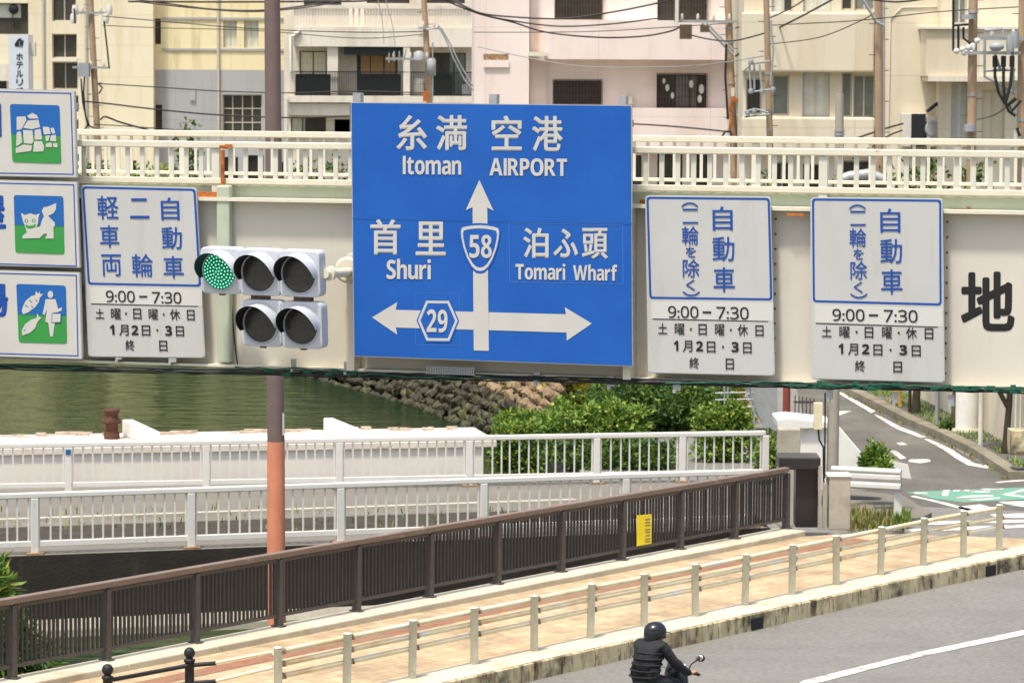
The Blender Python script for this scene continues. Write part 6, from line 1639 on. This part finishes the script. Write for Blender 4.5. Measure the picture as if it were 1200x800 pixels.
nodes = [(L_(-.12, 0, .84), (.185, .16)), (L_(-.08, 0, 1.0), (.205, .155)), (L_(-.02, 0, 1.15), (.22, .155)), (L_(.03, 0, 1.26), (.135, .1)), (L_(.06, 0, 1.33), (.07, .07)), (L_(.08, 0, 1.42), (.08, .09)),
         (L_(.03, .19, sh_ + .005), .078), (L_(.14, .3, 1.03), .068), (L_(.36, .33, .9), .05), (L_(.42, .335, .875), .042),
         (L_(.03, -.19, sh_ + .005), .078), (L_(.14, -.3, 1.03), .068), (L_(.36, -.33, .9), .05), (L_(.42, -.335, .875), .042),
         (L_(-.05, .12, .8), .115), (L_(.34, .2, .74), .09), (L_(.26, .2, .34), .065), (L_(.2, .2, .14), .05), (L_(.34, .2, .1), .04),
         (L_(-.05, -.12, .8), .115), (L_(.34, -.2, .74), .09), (L_(.26, -.2, .34), .065), (L_(.2, -.2, .14), .05), (L_(.34, -.2, .1), .04)]
edges = [(0, 1), (1, 2), (2, 3), (3, 4), (4, 5), (3, 6), (6, 7), (7, 8), (8, 9), (3, 10), (10, 11), (11, 12), (12, 13), (0, 14), (14, 15), (15, 16), (16, 17), (17, 18), (0, 19), (19, 20), (20, 21), (21, 22), (22, 23)]
body = skin_mesh('body', nodes, edges, m_jacket, person)
# material slots: trousers below the hip, skin at neck and head
body.data.materials.append(m_trouser); body.data.materials.append(m_skin)
bz = wloc(person).z
for p in body.data.polygons:
    z = p.center.z + bz
    f_ = (V(p.center) + wloc(person) - O).dot(hd_)
    if z > 1.375: p.material_index = 2
    elif z < .83 and f_ < .5 and not (abs((V(p.center) + wloc(person) - O).dot(rr_)) > .27 and z > .8): p.material_index = 1
# quilting seams, collar, hem
g = MB()
def ringat(z, f, rx, ry, r_, tilt=0):
    n = 28; pts = [L_(f + math.cos(2 * math.pi * k / n) * ry, math.sin(2 * math.pi * k / n) * rx, z + tilt * math.cos(2 * math.pi * k / n)) for k in range(n + 1)]
    g.tube(pts, r_, 6)
for z, f, rx, ry in ((.88, -.115, .2, .172), (.955, -.095, .202, .168), (1.03, -.065, .205, .162), (1.105, -.04, .212, .158), (1.175, -.01, .21, .15)): ringat(z, f, rx + .004, ry + .002, .011)
ringat(1.335, .06, .07, .07, .034); ringat(1.365, .065, .066, .066, .026)
obj('quilted_bands', g, m_jacket, person)
# helmet with rim and visor peak, neck strap
hc = L_(.1, 0, 1.42); hax = (rr_, hd_, zv)
yaw = R(12); hf = (hd_ * math.cos(yaw) + rr_ * math.sin(yaw)); hr = V((hf.y, -hf.x, 0)); hax = (hr, hf, zv)
g = MB(); n = 24; prof = [(.128, -.05), (.136, -.02), (.14, .02), (.134, .06), (.115, .1), (.08, .132), (.04, .146), (.004, .15)]
vs = []
for r_, h_ in prof:
    for j in range(n):
        a = 2 * math.pi * j / n; cs, sn_ = math.cos(a), math.sin(a)
        drop = -.055 * max(0, -sn_) * (1 if h_ < .03 else 0)
        vs.append(hc + hr * (r_ * cs) + hf * (r_ * 1.12 * sn_) + zv * (h_ - .02 + drop))
g.add(vs, [(i * n + j, i * n + (j + 1) % n, (i + 1) * n + (j + 1) % n, (i + 1) * n + j) for i in range(len(prof) - 1) for j in range(n)], True)
hm = obj('helmet', g, m_helmet, person)
g = MB(); pts = []
for j in range(n + 1):
    a = 2 * math.pi * j / n; pts.append(hc + hr * (.13 * math.cos(a)) + hf * (.146 * math.sin(a)) + zv * (-.068 - .055 * max(0, -math.sin(a))))
g.tube(pts, .009, 6); obj('helmet_rim', g, m_rubber, hm)
g = MB(); g.add([hc + hr * x_ + hf * y_ + zv * z_ for x_, y_, z_ in ((-.1, .1, .01), (.1, .1, .01), (.08, .2, -.02), (-.08, .2, -.02), (-.1, .1, -.0), (.1, .1, -.0), (.08, .2, -.03), (-.08, .2, -.03))], [(0, 1, 2, 3), (7, 6, 5, 4), (0, 4, 5, 1), (1, 5, 6, 2), (2, 6, 7, 3), (3, 7, 4, 0)]); obj('helmet_peak', g, m_helmet, hm)
# face turned forward: nose, eyes, ears
g = MB(); hx_ = hc - zv * .045
g.ball(hx_ + hf * .1 - zv * .02, .018, .03, .03, 8, hax)
for s_ in (-1, 1): g.ball(hx_ + hr * (.085 * s_) - zv * .02, .015, .03, .04, 8, hax)
g.ball(hx_ - zv * .03 + hf * .03, .082, .085, .095, 16, hax); obj('face', g, m_skin, person)
g = MB()
for s_ in (-1, 1): g.ball(hx_ + hf * .108 + hr * (.033 * s_) + zv * .005, .012, .006, .008, 8, hax)
g.ball(hx_ + hf * .108 - zv * .075, .022, .008, .006, 8, hax); obj('eyes_and_mouth', g, m_black, person)
# hands closed round the grips: palm, four fingers and a thumb each
for s_ in (1, -1):
    w = L_(.42, .335 * s_, .875); gp = L_(.475, .345 * s_, .865)
    nodes = [(w, .03), (L_(.45, .34 * s_, .885), (.038, .026)), (L_(.475, .342 * s_, .893), (.04, .02))]; edges = [(0, 1), (1, 2)]
    for k, (dr_, ln_) in enumerate(((-.034, .9), (-.012, 1.0), (.011, .95), (.032, .8))):
        b0 = len(nodes)
        nodes += [(L_(.49, (.345 + dr_) * s_, .895), .010), (L_(.49 + .03 * ln_, (.345 + dr_) * s_, .882), .0095), (L_(.49 + .03 * ln_, (.345 + dr_) * s_, .858), .009), (L_(.49 + .01 * ln_, (.345 + dr_) * s_, .842), .008)]
        edges += [(2, b0), (b0, b0 + 1), (b0 + 1, b0 + 2), (b0 + 2, b0 + 3)]
    b0 = len(nodes); nodes += [(L_(.455, .3 * s_, .875), .012), (L_(.475, .288 * s_, .855), .011), (L_(.49, .3 * s_, .845), .009)]; edges += [(1, b0), (b0, b0 + 1), (b0 + 1, b0 + 2)]
    skin_mesh('hand', nodes, edges, m_skin, person)
# the motorbike
mb_ = empty('motorbike', L_(.1, 0, 0), 'dark motorbike with a round chrome backed mirror, ridden away from the camera', 'motorbike')
for f in (-.55, .75):
    g = MB(); c = L_(f, 0, .29); n = 28
    for (R0, R1, w_) in ((.29, .22, .055),):
        vs = []
        for j in range(n):
            a = 2 * math.pi * j / n; d = hd_ * math.cos(a) + zv * math.sin(a)
            vs += [c + d * R0 - rr_ * w_ * .6, c + d * (R0 + .0) + rr_ * w_ * .6, c + d * R1 + rr_ * w_, c + d * R1 - rr_ * w_]
        g.add(vs, [(4 * j + k, 4 * ((j + 1) % n) + k, 4 * ((j + 1) % n) + (k + 1) % 4, 4 * j + (k + 1) % 4) for j in range(n) for k in range(4)], True)
    wh = obj('wheel', g, m_rubber, mb_, c)
    g = MB(); g.lathe(c, [(.21, -.02), (.21, .02), (.05, .03)], 20, (hd_, zv, rr_)); obj('rim', g, m_chrome, wh, c)
ax = (rr_, hd_, zv)
g = MB(); g.ball(L_(-.3, 0, .62), .17, .5, .16, 16, ax); g.ball(L_(.3, 0, .5), .16, .35, .18, 16, ax); obj('frame_cover', g, m_bike, mb_)
g = MB(); g.ball(L_(-.25, 0, .75), .15, .42, .06, 16, ax); obj('seat', g, m_rubber, mb_)
g = MB(); g.ball(L_(.55, 0, .72), .19, .09, .3, 16, ax); obj('front_shield', g, m_bike, mb_)
g = MB(); g.tube([L_(.75, .07, .29), L_(.58, .06, .86)], .025, 8); g.tube([L_(.75, -.07, .29), L_(.58, -.06, .86)], .025, 8); parts('fork', g, m_chrome, mb_)
g = MB(); g.tube([L_(.47, .42, .865), L_(.5, .22, .89), L_(.56, 0, .9), L_(.5, -.22, .89), L_(.47, -.42, .865)], .013, 8); obj('handlebar', g, m_chrome, mb_)
g = MB()
for s_ in (1, -1): g.tube([L_(.47, .43 * s_, .864), L_(.487, .31 * s_, .878)], .019, 10)
parts('grip', g, m_rubber, mb_)
g = MB()
for s_ in (1, -1): g.tube([L_(.53, .3 * s_, .875), L_(.53, .42 * s_, .855)], .008, 6)
parts('brake_lever', g, m_chrome, mb_)
for s_ in (1, -1):
    g = MB(); mc = L_(.56, .38 * s_, 1.065) + V((.0, 0, 0)); g.tube([L_(.5, .24 * s_, .9), L_(.52, .26 * s_, .97), L_(.55, .33 * s_, 1.03), mc], .009, 8); st = obj('mirror_stem', g, m_rubber, mb_, mc)
    g = MB(); g.ball(mc, .075, .03, .05, 14, ax); obj('mirror_housing', g, m_rubber, st, mc)
    g = MB(); g.ball(mc - hd_ * .014 + zv * .008, .062, .022, .04, 14, ax); obj('mirror_glass', g, m_mirror, st, mc)
g = MB(); g.ball(L_(.62, 0, .83), .12, .08, .09, 14, ax); g.ball(L_(.56, .12, .93), .04, .02, .03, 8, ax); g.ball(L_(.56, -.12, .93), .04, .02, .03, 8, ax); obj('headlight', g, m_chrome, mb_)
g = MB(); g.box(L_(-.72, 0, .6), .18, .02, .1, ax); obj('tail_plate', g, m_sign, mb_)
